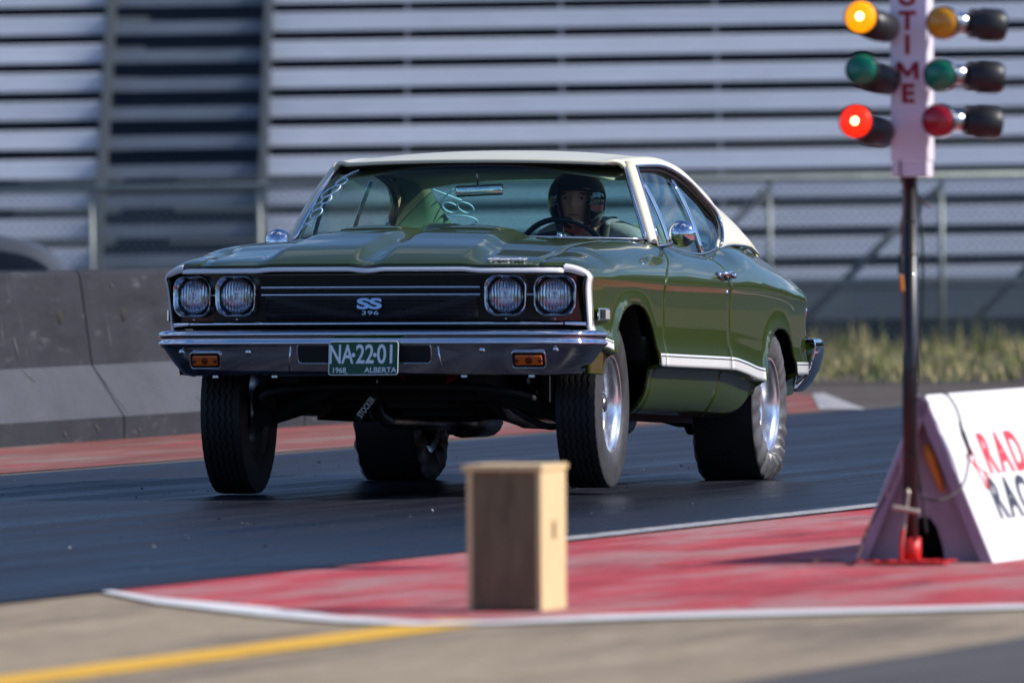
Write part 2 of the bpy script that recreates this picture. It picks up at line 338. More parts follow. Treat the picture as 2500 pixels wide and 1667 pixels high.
tag(sheet('lane', [tp(-40, -11.88), tp(95, -11.88), tp(95, -17.3), tp(-40, -17.3)], 0.0, 'lane_rubber'))
tag(sheet('lane_shoulder', [tp(-40, -17.28), tp(95, -17.28), tp(95, -17.6), tp(-40, -17.6)], -.004, 'pad_tan'))
tag(sheet('barrier_verge', [tp(-40, -17.47), tp(77.5, -17.47), tp(83.4, -18.85), tp(84.2, -19.26), tp(-40, -19.26)], -.0, 'red_old'))
tag(sheet('verge_end', [tp(77.6, -17.52), tp(77.6, -17.24), tp(79.4, -17.72), tp(84.1, -18.96), tp(83.6, -18.92)], .004, 'white_worn'))
# red island between the lanes with its white border and the yellow lane line
isl = [tp(42.45, -11.9), tp(41.2, -11.42), tp(40.1, -10.78), tp(39.4, -10.35), tp(39.05, -10.0), tp(39.1, -9.8), tp(39.6, -9.55), tp(40.7, -8.55), tp(44, -7.2), tp(66, -7.3), tp(68, -11.9)]
sheet('island_red', isl, -.0045, 'red_paint')
bord = [tp(42.6, -11.86), tp(41.59, -11.52), tp(40.68, -10.94), tp(39.76, -10.45), tp(39.25, -10.05), tp(39.30, -9.85), tp(39.94, -9.65), tp(40.95, -8.61), tp(44.3, -7.3)]
bord2 = [tp(42.3, -11.97), tp(40.9, -11.34), tp(39.6, -10.66), tp(39.08, -10.27), tp(38.85, -10.0), tp(38.92, -9.8), tp(39.35, -9.5), tp(40.42, -8.49), tp(43.7, -7.2)]
bord2 = [(b_[0]*.78+a_[0]*.22, b_[1]*.78+a_[1]*.22) for a_, b_ in zip(bord, bord2)]; bord[0] = tp(42.45, -11.93)
mb = MB(); mb.grid([[(a[0], a[1], -.0005) for a in bord2], [(a[0], a[1], -.0005) for a in bord]]); o = mb.build('island_border', 'white_line', smooth=False); tag(o, kind='structure')
sheet('lane_edge_line', [tp(47.6, -11.85), tp(87, -11.83), tp(87, -12.0), tp(47.6, -11.98)], .004, 'white_worn')
sheet('lane_line_yellow', [tp(-40, -10.13), tp(39.6, -10.08), tp(39.3, -9.83), tp(-40, -9.86)], -.0048+.0008, 'yellow_line')

# ---- grass strip in front of the grandstand
mat('grass', (.17, .19, .05), .8, noise=(.9, .5, (1, 1, 1), 0))
mat('grass_dry', (.42, .34, .17), .8)
mb = MB()
for i in range(26000):
    x = random.uniform(-6, 8); y = random.uniform(92, 110)
    pt_ = math.sin(x*2.1+y*.35)+math.sin(x*.9-y*.6+2)+.8*math.sin(x*5.3+y*1.1)
    if pt_ < -.5 and random.random() < .85: continue
    h = random.uniform(.03, .11)*(.6+.5*max(0, pt_))*(1+.7*max(0, math.sin(x*1.7+1)*math.sin(y*.4))) * (1.5 if random.random() < .06 else 1)
    if y > 106: h *= 1.7
    w = random.uniform(.006, .014); a = random.uniform(0, pi); lx, ly = random.uniform(-.05, .05), random.uniform(-.05, .05)
    mb.cur = 1 if (random.random() < (.38+.35*(math.sin(x*1.3)*math.sin(y*.7+1) > .2))) else 0
    mb.add([(x-w*cos(a), y-w*sin(a), -.02), (x+w*cos(a), y+w*sin(a), -.02), (x+lx, y+ly, h)], [(0, 1, 2)])
tag(mb.build('grass', None, smooth=False, mats=['grass', 'grass_dry']), 'ragged green and dry yellow grass below the grandstand', 'grass', kind='stuff')
tag(sheet('grass_soil', [(-7, 91.5), (9, 91.5), (9, 111), (-7, 111)], -.014, 'gravel'))
# ---- loose rubber crumbs on the lane
mb = MB()
for i in range(700):
    s = random.uniform(44, 64); t_ = random.uniform(-17, -12.1); p = tp(s, t_); r = random.uniform(.0012, .0032)*(2.2 if random.random() < .05 else 1)
    M = Matrix.Rotation(random.uniform(0, pi), 3, Vector((random.random(), random.random(), random.random())))
    mb.cur = 0 if random.random() < .75 else 1
    mb.box((p[0], p[1], r*.5), (r*2, r, r), M)
mat('crumb', (.01, .01, .01), .7); mat('crumb_light', (.3, .3, .3), .7)
tag(mb.build('rubber_crumbs', None, smooth=False, mats=['crumb', 'crumb_light']), 'tiny crumbs of rubber and grit scattered over the dark lane', 'debris', kind='stuff')
# ---- unseen wooded ring, added to darken the horizon in the reflections
mat('treeline_dark', (.035, .05, .025), .9, noise=(.05, .4, (1, 1, 1), 0))
mb = MB(); P = [[], []]
for k in range(361):
    a = 2*pi*k/360; R = 230; far = sin(a) > .3
    h = (15 if a < pi*1.12 or a > 1.9*pi else 5)+3.5*math.sin(k*.21+1)+2.2*math.sin(k*.63)+1.5*math.sin(k*1.9)+random.uniform(-1, 1)
    P[0].append((R*cos(a), R*sin(a)+60, -1)); P[1].append((R*1.03*cos(a), R*1.03*sin(a)+60, h*1.35))
mb.grid(P); P2 = [P[1], [(x*1.3, y*1.3, -1) for x, y, z in P[1]]]; mb.grid(P2)
tag(mb.build('reflection_treeline', 'treeline_dark'), kind='structure')

# ---- grandstand
mat('stand_alu', (.70, .71, .74), .55, .15, noise=[(1.5, .07, (.4, 1, 1), 0), (20, .05, (.2, 1, 1), 0)])
mat('stand_alu_b', (.62, .64, .68), .55, .15, noise=[(1.5, .07, (.4, 1, 1), 0), (20, .05, (.2, 1, 1), 0)])
mat('stand_step', (.30, .32, .34), .6, .2, noise=(5, .15, (.4, 1, 1), 0))
mat('stand_dark', (.040, .058, .080), .8)
mat('stand_board', (.20, .235, .25), .7, noise=(2, .1, (.3, 1, 1), 0))
mat('galv_green', (.25, .28, .26), .5, .3, noise=(6, .15, (1, 1, 1), 0))
mat('galv_dark', (.15, .17, .18), .6, .2)
mat('stringer', (.045, .055, .06), .6); mat('stand_bracket', (.22, .23, .24), .6)
gs = empty('grandstand', 'tall metal grandstand with rows of pale aluminium benches behind the strip', 'grandstand', (0, 111, 0)); gs.rotation_euler = (0, radians(.0), 0)
GP = .2425; GD = .52; NR = 26; roll = .008
def gz(x): return roll*(x)*1.0
def gbox(mb, x0, x1, y, z0, z1, d):
    # box sheared so its long edges follow the slight fall of the site
    V = [(x0, y, z0+gz(x0)), (x1, y, z0+gz(x1)), (x1, y+d, z0+gz(x1)), (x0, y+d, z0+gz(x0)), (x0, y, z1+gz(x0)), (x1, y, z1+gz(x1)), (x1, y+d, z1+gz(x1)), (x0, y+d, z1+gz(x0))]
    mb.add(V, [(0, 3, 2, 1), (4, 5, 6, 7), (0, 1, 5, 4), (1, 2, 6, 5), (2, 3, 7, 6), (3, 0, 4, 7)])
z0s = .437
for (xa, xb, dz) in ((-8.5, -3.39, -.002), (-2.0, 8.5, 0)):
    for k in range(-1, NR):
        z = z0s+GP*k+dz; y = GD*k; mb = MB()
        gbox(mb, xa, xb, y, z+.040, z+GP-.053, .035)            # riser plank
        gbox(mb, xa, xb, y+.037, z+GP-.075, z+GP-.05, GD-.09)       # seat plank behind its lip
        o = mb.build('bench_row', 'stand_alu' if (k % 3) else 'stand_alu_b', gs, smooth=False); bevel(o, .006)
for k in range(-2, NR+1):
    z = z0s+GP*k-.03; y = GD*k+.1; mb = MB(); gbox(mb, -3.33, -2.07, y, z+.062, z+.168, .06); gbox(mb, -3.33, -2.07, y+.062, z+.13, z+.155, .28); mb.build('stair_step', 'stand_step', gs, smooth=False)
for xx in (-3.36, -2.03):
    mb = MB(); ka, kb = -2, NR; y0_, y1_ = GD*ka-.03, GD*kb-.03; za, zb_ = z0s+GP*ka, z0s+GP*kb
    V = [(xx+sx_, yy, zz) for sx_ in (-.035, .035) for yy, zz in ((y0_, za-.14), (y0_, za+.16), (y1_, zb_+.16), (y1_, zb_-.14))]
    mb.add(V, [(0, 1, 2, 3), (7, 6, 5, 4), (0, 4, 5, 1), (1, 5, 6, 2), (2, 6, 7, 3), (3, 7, 4, 0)])
    mb.build('stair_stringer', 'stringer', gs, smooth=False)
for xx in (-.86, .43, 1.73):
    for k in range(0, 12): mb = MB(); gbox(mb, xx-.016, xx+.016, GD*k-.012, z0s+GP*k-.05, z0s+GP*k+.04, .06); mb.build('bracket', 'stand_bracket', gs, smooth=False)
mb = MB(); mb.grid([[(-8.6, .4, -.3), (8.6, .4, -.3)], [(-8.6, .55+GD*NR+.3, z0s+GP*NR+.05), (8.6, .55+GD*NR+.3, z0s+GP*NR+.05)]])
o = mb.build('dark_backing', 'stand_dark', gs, smooth=False); solid(o, .1, 0)  # dark sheet standing in for the shade between the benches
mb = MB(); gbox(mb, 1.0, 8.5, -.62, .22, .455, .04); mb.build('foot_board', 'stand_board', gs, smooth=False)
mb = MB(); gbox(mb, -8.5, 8.5, -.45, -.1, .2, .04); mb.build('base_skirt', 'stand_dark', gs, smooth=False)

# ---- rail fence in front of the stand
YF = 109.6
def fx(px): return (px-1250)/F*YF
fen = empty('rail_fence', 'galvanised pipe rail fence with diagonal braces in front of the grandstand', 'fence', (0, YF, 0))
posts = [fx(p) for p in (-185, 225, 635, 1045, 1460, 1880, 2300, 2720)]
for i, x in enumerate(posts):
    mb = MB(); mb.tube([(x, 0, -.02), (x, 0, 1.33+gz(x))], .021, 12); mb.build('post', 'galv_green', fen)
mb = MB(); mb.tube([(-7, 0, 1.355+gz(-7)), (7, 0, 1.355+gz(7))], .030, 12); mb.build('top_rail', 'galv_green', fen)
mb = MB(); mb.tube([(fx(1460), .06, .525), (7, .06, .525+gz(7))], .030, 12); mb.build('mid_rail', 'galv_green', fen)
for i in (5, 6, 7):
    mb = MB(); mb.tube([(posts[i]-.02, .07, 1.28), (posts[i-1]+.22, .07, .2)], .030, 10); mb.build('brace', 'galv_dark', fen)
m = mat('chain_link', (.22, .25, .24), .6, .3); t = m.node_tree; p = t.nodes['Principled BSDF']
tcx = t.nodes.new('ShaderNodeTexCoord'); fac = []
for s_ in (1, -1):
    q = t.nodes.new('ShaderNodeMapping'); q.inputs['Rotation'].default_value = (0, s_*pi/4, 0); t.links.new(tcx.outputs['Object'], q.inputs[0])
    w = t.nodes.new('ShaderNodeTexWave'); w.bands_direction = 'X'; w.inputs['Scale'].default_value = 6.3; t.links.new(q.outputs[0], w.inputs['Vector'])
    g = t.nodes.new('ShaderNodeMath'); g.operation = 'GREATER_THAN'; g.inputs[1].default_value = .93; t.links.new(w.outputs['Fac'], g.inputs[0]); fac.append(g)
mxn = t.nodes.new('ShaderNodeMath'); mxn.operation = 'MAXIMUM'; t.links.new(fac[0].outputs[0], mxn.inputs[0]); t.links.new(fac[1].outputs[0], mxn.inputs[1]); t.links.new(mxn.outputs[0], p.inputs['Alpha'])
mb = MB(); mb.grid([[(-7, .03, .02), (7, .03, .02)], [(-7, .03, 1.33), (7, .03, 1.38)]]); mb.build('wire_mesh', 'chain_link', fen, smooth=False)

# ---- concrete safety barriers
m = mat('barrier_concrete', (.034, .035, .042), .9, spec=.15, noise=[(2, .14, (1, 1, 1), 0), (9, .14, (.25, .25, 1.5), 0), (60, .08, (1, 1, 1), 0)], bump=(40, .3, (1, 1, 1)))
mat('barrier_slope', (.075, .080, .092), .9, spec=.15, noise=[(3, .12, (.5, 1, 1), 0), (30, .1, (1, 1, 1), 0)]); mat('barrier_hole', (.02, .018, .016), .9); mat('scuff', (.20, .20, .20), .9)  # slope face's stronger light put into a paler concrete tone
prof = [(0, 0), (0, .12), (.17, .385), (.235, .85), (.25, .876)]
def barrier(s0, s1, label):
    L = s1-s0
    r = empty('concrete_barrier', label, 'barrier', tp(s0, -19.26), 0, 'concrete barriers along the far lane'); r.rotation_euler = (0, 0, pi/2-TR)
    # local x along the strip, local y to its left (away from the lane)
    mb = MB(); full = prof+[(.41, .876), (.425, .85), (.49, .385), (.66, .12), (.66, 0)]
    P = [[(x, y, z) for (y, z) in full] for x in (.012, L-.012)]
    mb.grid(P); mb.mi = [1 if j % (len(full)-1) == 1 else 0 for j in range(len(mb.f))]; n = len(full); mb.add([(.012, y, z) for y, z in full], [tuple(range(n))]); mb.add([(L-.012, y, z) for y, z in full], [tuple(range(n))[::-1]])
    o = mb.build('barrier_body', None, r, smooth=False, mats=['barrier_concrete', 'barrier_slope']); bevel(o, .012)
    return r
bl = ['grey concrete barrier segment, nearest of the row, at the left picture edge', 'grey concrete barrier segment with two dark lifting holes behind the front right tyre', 'grey concrete barrier segment glimpsed past the car behind the second one']
brs = []
layer('barrier_concrete', ((.020, .019, .022), 2.2, (.35, 1, 2.2), 0, .52, .68, .7), ((.12, .12, .13), 5, (.5, .6, 2), 0, .58, .70, .6), ((.17, .155, .14), 9, (2.5, 1, .25), 0, .64, .72, .6))
ss = [64.4-.1, 68.0, 71.65, 75.3]
SB0 = 68.9
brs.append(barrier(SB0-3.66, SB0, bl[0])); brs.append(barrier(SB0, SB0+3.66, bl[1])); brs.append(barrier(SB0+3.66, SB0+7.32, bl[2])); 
def onbar(s_loc, z):
    ys = pchip([p_[1] for p_ in prof], [p_[0] for p_ in prof]); return (s_loc, np.interp(z, [p_[1] for p_ in prof], [p_[0] for p_ in prof])-.004, z)
for r, L in ((brs[0], [(3.16, .637)]), (brs[1], [(.73, .637)])):
    for (a, z) in L:
        mb = MB(); x, y, z = onbar(a, z); mb.lathe([(0, -.004), (.028, -.004), (.034, .01)], 14, (0, 0, 0), 'y', Matrix.Diagonal((1.6, 1, 1.25))); 
        for i, v in enumerate(mb.v): mb.v[i] = (v[0]+x, v[1]+y, v[2]+z)
        mb.build('lifting_hole', 'barrier_hole', r)
# scuffs left by cars and forks
for r, segs in ((brs[0], [((2.25, .55), (2.28, .42)), ((2.3, .38), (2.42, .31)), ((2.5, .06), (2.54, .03)), ((3.1, .09), (3.15, .04))]), (brs[1], [((.02, .36), (.04, .25)), ((.04, .25), (.1, .13)), ((.25, .06), (.3, .03)), ((.55, .81), (.6, .77)), ((1.6, .2), (1.65, .17))])):
    for (a, b) in segs:
        pa, pb = Vector(onbar(*a)), Vector(onbar(*b)); mb = MB(); mb.tube([pa+Vector((0, 0, 0)), (pa+pb)/2+Vector((.006, -.001, 0)), pb], [.0015, .004, .001], 5); mb.build('scuff_mark', 'scuff', r)

# ================================================================== MUSCLE CAR (car frame: x forward, y left, z up, origin under the rear axle)
YAW = radians(13.9); PITCH = radians(1.7); ROLL = radians(-.1)
cf = Vector((-sin(YAW), -cos(YAW), 0)); cl = Vector((cos(YAW), -sin(YAW), 0)); cu_ = Vector((0, 0, 1))
f2 = cf*cos(PITCH)+cu_*sin(PITCH); u2 = cu_*cos(PITCH)-cf*sin(PITCH); l3 = cl*cos(ROLL)+u2*sin(ROLL); u3 = u2*cos(ROLL)-cl*sin(ROLL)
CM = Matrix((f2, l3, u3)).transposed().to_4x4(); CM.translation = Vector((.285134, 60.5, -.000846))
car = empty('muscle_car', 'olive green two-door muscle car with cream roof launching, front wheels lifted', 'car')
car.matrix_world = CM

Yw = pchip([3.72, 3.6, 3.45, 3.2, 2.9, 2.4, 1.9, 1.2, .6, .2, -.2, -.6, -.9, -1.1, -1.24], [.905, .918, .928, .936, .942, .944, .946, .950, .938, .925, .905, .872, .838, .802, .765])
zf = pchip([3.72, 3.66, 3.55, 3.4, 3.27, 3.1, 2.7, 2.26, 1.95, 1.5, 1.1, .9, .7, .2, -.3, -.6, -.9, -1.1, -1.24], [.857, .876, .893, .907, .920, .948, .976, .992, .992, .968, .958, .970, .998, 1.022, 1.020, 1.004, .968, .925, .86])
cz = pchip([3.72, 2.3, 1.2, .5, .1, -.47, -1.1, -1.24], [.806, .806, .815, .817, .815, .80, .79, .78])
ytop = pchip([3.72, 3.5, 3.1, 2.2, 1.9, 1.2, .9, .6, 0, -.6, -1.24], [.815, .79, .755, .745, .775, .80, .795, .775, .70, .645, .57])
zst = pchip([3.6, 3.45, 3.3, 2.5, 1.1, .8, .5, .3, -.38, -1.2], [.545, .538, .530, .487, .492, .478, .458, .455, .495, .505])
LOW = pchip([.0, .02, .05, .15, .25], [-.0, -.005, -.008, -.010, -.008])
TUCK = pchip([0, .02, .10, .16, .19, .22], [-.046, -.054, -.072, -.10, -.13, -.17])
ARCH = [(2.865, .43, .27, .441, 2.35), (.0, .405, .25, .412, 2.6)]
def archz(u):
    for c, a, b0, b, p in ARCH:
        d = abs(u-c)
        if d < a: return b0+b*(1-(d/a)**p)**(1/p)
    return None
def archlip(u, z):
    y = 0
    for c, a, b0, b, p in ARCH:
        d = abs(u-c)
        r = ((d/a)**p+(max(z-b0, 0)/b)**p)**(1/p)-1
        if r > -.05: y += .013*math.exp(-(max(r, 0)/.075)**2)*sstep(.22, .36, z)
    return y
def zbot(u): return pchip([3.72, 3.3, 2.4, 1.1, .8, .58, .40, -.4, -1.24], [.41, .41, .262, .262, .268, .30, .37, .37, .42])(u)
PLAN = pchip([0, .476, .72, .82, .90, .93, .95], [0, .018, .06, .11, .16, .18, .19])
def warp(u, y, z):
    w = sstep(3.05, 3.72, u)**1.2; k = sstep(-.75, -1.24, u)
    back = (PLAN(abs(y))+max(0, .80-z)*.36)*w
    rear = k*(.10*(abs(y)/.8)**3 + .06*max(0, z-.62))       # tail curves round in plan
    return (u-back+rear, y, z)
def Yside(u, z):
    """outer skin half width at u,z (below the crease)"""
    c = cz(u); lg = zst(u)-.032
    if z >= c:
        H_ = max(zf(u)-c, .01); s_ = min(1, (z-c)/H_); th = math.asin(s_); yt = ytop(u); return yt+(Yw(u)-yt)*sf(u, s_)
    if z >= lg: o_ = LOW(min(c-z, .25)) + .010*sstep(lg+.10, lg+.05, z)
    else: o_ = TUCK(lg-z)
    k = 1-.6*sstep(3.2, 3.5, u) if z < lg else 1
    return Yw(u)+o_*k+archlip(u, z)
def sf(u, t): w = sstep(.9, -.4, u); return (1-w)*max(0, 1-t*t)**.625+w*(1-t**1.7)
def ushift(u, t): return u-.335*sstep(0, 1, t)*math.exp(-((u-2.335)/.36)**2)
def shoulder(u, th):
    c = cz(u); yt = ytop(u); return (yt+(Yw(u)-yt)*sf(u, min(1, sin(th))), c+(zf(u)-c)*sin(th))
def colside(u, zlo=None, top=True, wu=False, inner=None):
    c = cz(u); pts = []; us_ = []
    if inner is not None:
        u1 = ushift(u, 1)
        for k in range(4): y_ = inner+(ytop(u1)-inner)*k/4; pts.append((y_, zf(u1))); us_.append(u1)
    if top:
        for k in range(13):
            th = pi/2*(1-k/12.0); u1 = ushift(u, sin(th)) if wu else u; pts.append(shoulder(u1, th)); us_.append(u1)
    lg = zst(u)-.032; zb = zbot(u) if zlo is None else max(zlo, zbot(u))
    # lower zone: fixed number of samples so neighbouring columns line up
    zs = [c-.01, c-.022, c-.035, c-.06]+lin(c-.10, lg+.10, 6)+[lg+.075, lg+.05, lg+.03, lg+.006]
    zl = [lg-.004, lg-.02, lg-.04]+lin(lg-.07, min(zb, lg-.08), 6)
    allz = zs+zl
    if zlo is not None and zlo > zbot(u):
        allz = [max(z, zlo) for z in allz]
    else: allz = [max(z, zb) for z in allz]
    for z in allz: pts.append((Yside(u, z), z)); us_.append(u)
    return list(zip(us_, pts)) if wu else pts
def ucols(u0, u1, step=.04):
    us = set(round(x, 4) for x in lin(u0, u1, max(3, int(abs(u1-u0)/step)+1)))
    for c, a, *_ in ARCH:
        for k in range(41):
            x = c-a*cos(pi*k/40)*.9995
            if u0 < x < u1: us.add(round(x, 4))
        for e in (1.004, 1.02, 1.04, 1.065, 1.09, 1.12, 1.16, 1.2):
            for sg in (-1, 1):
                x = c+sg*a*e
                if u0 < x < u1: us.add(round(x, 4))
    return sorted(us)
def side_panel(name, u0, u1, m='paint', extra=None):
    us = ucols(u0, u1); P = []
    for u in us:
        P.append([warp(u_, y, z) for u_, (y, z) in colside(u, archz(u), wu=True, inner=.7225 if name == 'front_fender' else None)])
    mb = MB(); mb.grid(P)
    if extra: extra(mb)
    o = mb.build(name, m, car)
    bm = bmesh.new(); bm.from_mesh(o.data); bmesh.ops.remove_doubles(bm, verts=bm.verts, dist=.0004)
    bmesh.ops.dissolve_degenerate(bm, dist=.0003, edges=bm.edges); bm.to_mesh(o.data); bm.free()
    for p_ in o.data.polygons: p_.use_smooth = True
    autosmooth(o, 50); solid(o, .012, -1); return o
# which way do the faces look? grid rows along u, columns down -> normal check
def facing(o, d=(0, 1, 0)):
    s_ = sum((Vector(d).dot(p.normal))*p.area for p in o.data.polygons)
    if s_ < 0: o.data.flip_normals()
    return o
SEAM = .0035
fen_l = facing(side_panel('front_fender', 2.335+SEAM, 3.72))
door_l = facing(side_panel('door', 1.125+SEAM, 2.335-SEAM))
quart_l = facing(side_panel('quarter_panel', -1.24, 1.125-SEAM))
fen_r = mirror_y(fen_l); door_r = mirror_y(door_l); quart_r = mirror_y(quart_l)

# --- lip that turns back into the nose round the front opening
def lip(y): return pchip([0, .72, .80, .86, .895, .912, .92, .926], [.857, .857, .856, .845, .822, .795, .74, .56])(y)
outl = [(y, .857) for y in lin(0, .74, 12)]+[(yt_, z_) for yt_, z_ in [(colside(3.72)[k][0], colside(3.72)[k][1]) for k in range(13)]]+[(p_[0], p_[1]) for p_ in colside(3.72)[13:23]]
def nose_pt(y, z, inset=0, back=0):
    x, yy, zz = warp(3.72, y, z); return (x-back, yy, zz)
mb = MB(); P = []
for (y, z) in outl:
    d = max(0, 1-abs(y)/.9)
    yi = y-.014*sstep(.78, .9, y); zi = z-.012*(1-sstep(.80, .92, y))
    P.append([nose_pt(y, z), nose_pt(yi, zi, back=.003), nose_pt(yi, zi, back=.05), nose_pt(yi, zi, back=.09)])
mb.grid(P); mb.grid([[(a, -b, c) for a, b, c in r] for r in P], flip=True); o = mb.build('nose_opening', 'blackout', car); solid(o, .004, 0)

# --- hood
def hoodz(u, y):
    a = abs(y); base = zf(u)+.026*(1-(a/.72)**2)*sstep(3.72, 3.2, u)
    # twin power domes, each from just off the centreline to .46, starting at the lip and dying before the cowl
    L = sstep(.015, .075, a)*(1-sstep(.40-.06*sstep(3.6, 2.7, u), .485-.06*sstep(3.6, 2.7, u), a))
    A = (.006+.030*sstep(3.74, 3.45, u))*(1-sstep(2.62, 2.44, u))
    return base+A*L
us = sorted(set([round(x, 4) for x in lin(2.13, 3.6, 44)]+[round(x, 4) for x in lin(3.6, 3.72, 12)])); ys = sorted(set([round(v, 4) for v in lin(-.716, .716, 40)]+[s_*v for s_ in (1, -1) for v in (.0, .015, .03, .045, .06, .075, .09, .36, .38, .40, .42, .44, .46, .48)]))
mb = MB(); P = [[warp(u, y, hoodz(u, y)) for y in ys] for u in us]; mb.grid(P); hood = mb.build('hood', 'paint', car); facing(hood, (0, 0, 1)); solid(hood, .014, -1)
# cowl between hood and windshield
mb = MB(); P = []
for y in lin(-.74, .74, 25):
    e = 2.31-.22*(abs(y)/.74)**2.2
    P.append([(x_, y, (zf(2.12)+.012*(1-(y/.74)**2))+d) for x_, d in ((2.122, .0), (2.06, .003), (e-.30, .004))])
    P[-1] = [(2.125, y, hoodz(2.13, y)-.004), (2.0, y, 1.000+.012*(1-(y/.75)**2)), (1.80, y, .985)]
mb.grid(P); o = mb.build('cowl', 'blackout', car); facing(o, (0, 0, 1)); solid(o, .01, -1)
# hood inserts at the back of each dome
for sgn in (1, -1):
    mb = MB(); P = []
    for i in range(13):
        u = 2.66+.16*i/12; w0, w1 = .085+.0, .345
        P.append([warp(u, sgn*(w0+(w1-w0)*j/10), hoodz(u, w0+(w1-w0)*j/10)+.004+.012*math.sin(pi*i/12)*math.sin(pi*j/10)**.5) for j in range(11)])
    mb.grid(P); o = mb.build('hood_insert', 'paint', hood); facing(o, (0, 0, 1)); solid(o, .01, -1)
    o = None
for (yy, xx) in ((-.28, 2.07), (.42, 2.07)):
    mb = MB(); mb.lathe([(.0, .02), (.012, .018), (.016, 0)], 14, (xx, yy, 1.013)); mb.box((xx-.02, yy+.02, 1.02), (.05, .012, .008)); mb.build('washer_nozzle', 'chrome', car)
# --- white stripe round the nose (vertical face of the lip) and on the flanks
mb = MB(); P = []
ny = lin(-.815, .815, 70)
mb2 = MB(); P2 = []
for y in ny:
    x, yy, z = warp(3.72, y, hoodz(3.72, y) if abs(y) < .72 else zf(3.72)); P.append([(x-.036, yy, z-.004), (x-.026, yy, z+.006), (x-.016, yy, z+.003), (x-.006, yy, z-.005), (x+.002, yy, z-.014), (x+.008, yy, z-.025), (x+.006, yy, z-.031), (x-.004, yy, z-.032)])
    P2.append([(x+.0045, yy, z+.0005), (x+.0068, yy, z-.0052)][::-1]); 
    P2[-1] = [(x-.0185, yy, z+.0056), (x-.0135, yy, z+.0025)]
mb.grid(P); o = mb.build('nose_stripe', 'stripe_white', hood); facing(o, (1, 0, 0)); solid(o, .003, -1)
mb2.grid(P2); o = mb2.build('nose_pinstripe', 'pinstripe', hood); facing(o, (1, 0, 0))
def stripe_side(sgn, par):
    # corner piece: follows the end section of the fender, wrapping 7 cm on to the flank
    sec = [(y, z) for y, z in colside(3.72)]; sec = [q for q in sec if q[1] > .575]
    sec = sec+[(Yside(3.72, z), z) for z in (.565, .55)]
    dens = catmull([(0, y, z) for y, z in sec], 3)
    mb = MB(); P = []; Q = []
    for i, p_ in enumerate(dens):
        z = p_.z; wd = .020+.034*sstep(.856, .80, z)   # how far back along the flank
        row = []
        for k in range(6):
            u = 3.722-wd*k/5
            if z > cz(3.72): # shoulder: keep the same angular position
                th = math.asin(min(1, (z-cz(3.72))/(zf(3.72)-cz(3.72)))); c_ = cz(u); zz = c_+(zf(u)-c_)*sin(th); yy = ytop(u)+(Yw(u)-ytop(u))*sf(u, sin(th))
            else: zz = z; yy = Yside(u, z)
            x, y2, z2 = warp(u, yy+.0035*cos(0), zz+.002*(1 if z > .82 else 0)); row.append((x, sgn*y2, z2))
        f_ = list(row[0]); row.insert(0, (f_[0]+.004, f_[1]-sgn*.004, f_[2]-.002)); row.insert(0, (f_[0]+.003, f_[1]-sgn*.016*(1-.8*sstep(.8, .857, z)), f_[2]-.026*sstep(.80, .85, z)-.002))
        P.append(row); Q.append([(row[-2][0], row[-2][1]+sgn*.0012, row[-2][2]), (row[-2][0]-.006, row[-2][1]+sgn*.0012, row[-2][2])])
    mb.grid(P); o = mb.build('corner_stripe', 'stripe_white', par); facing(o, (.3, sgn, 0)); solid(o, .002, -1)
    mb = MB(); mb.grid(Q); o = mb.build('corner_pinstripe', 'pinstripe', par); facing(o, (0, sgn, 0))
def stripe_run(sgn, par, u0, u1):
    us = ucols(u0, u1, .05); mb = MB(); mq = MB(); P = []; Q = []
    for u in us:
        zc_ = zst(u); hh = .019+.008*sstep(3.4, 2.9, u)
        P.append([(lambda q: (q[0], sgn*q[1], q[2]))(warp(u, Yside(u, z)+.0035, z)) for z in (zc_-hh, zc_-hh/2, zc_, zc_+hh/2, zc_+hh)])
        Q.append([(lambda q: (q[0], sgn*q[1], q[2]))(warp(u, Yside(u, z)+.0052, z)) for z in (zc_+hh*.52, zc_+hh*.68)])
    mb.grid(P); o = mb.build('side_stripe', 'stripe_white', par); facing(o, (0, sgn, 0)); solid(o, .002, -1)
    mq.grid(Q); o = mq.build('side_pinstripe', 'pinstripe', par); facing(o, (0, sgn, 0))
for sgn, a, b, c in ((1, fen_l, door_l, quart_l), (-1, fen_r, door_r, quart_r)):
    stripe_side(sgn, a); stripe_run(sgn, a, 3.312, 3.665); stripe_run(sgn, a, 2.341, 2.43); stripe_run(sgn, b, 1.13, 2.33); stripe_run(sgn, c, .412, 1.12); stripe_run(sgn, c, -1.17, -.412)

# --- fascia
def fx_(y, z, back=.05): x, _, _ = warp(3.72, y, .80); return x-back-.16*(.84-z)
mb = MB(); P = []
for z in lin(.600, .842, 10):
    P.append([(fx_(y, z, .055), y, z) for y in lin(-.905, .905, 60)])
mb.grid(P); o = mb.build('grille_surround', 'blackout', car); facing(o, (1, 0, 0)); solid(o, .01, -1); fas = o
mb = MB(); P = []
for z in lin(.634, .742, 6): P.append([(fx_(y, z, .047), y, z) for y in lin(-.455, .455, 40)])
mb.grid(P); o = mb.build('grille', 'grille_mesh', car); facing(o, (1, 0, 0)); solid(o, .004, -1)
def hbar(name, z, y0, y1, w, m='chrome_soft', back=.04, par=None, dome=1):
    mb = MB(); ys = lin(y0, y1, max(4, int(abs(y1-y0)/.04))); P = []
    for y in ys:
        x = fx_(y, z, back); row = []
        for k in range(9):
            a = -pi/2+pi*k/8; row.append((x+w*.8*cos(a)*dome, y, z+w*sin(a)))
        P.append(row)
    mb.grid(P); mb.add(P[0], [tuple(range(9))]); mb.add(P[-1], [tuple(range(9))]); return mb.build(name, m, par or car)
hbar('grille_bar', .768, -.468, .468, .0068, 'chrome', back=.042); hbar('grille_bar', .737, -.468, .468, .0060, 'chrome', back=.042)
for s_ in (1, -1):
    hbar('bar_link', .737, s_*.663, s_*.686, .0055, back=.042)
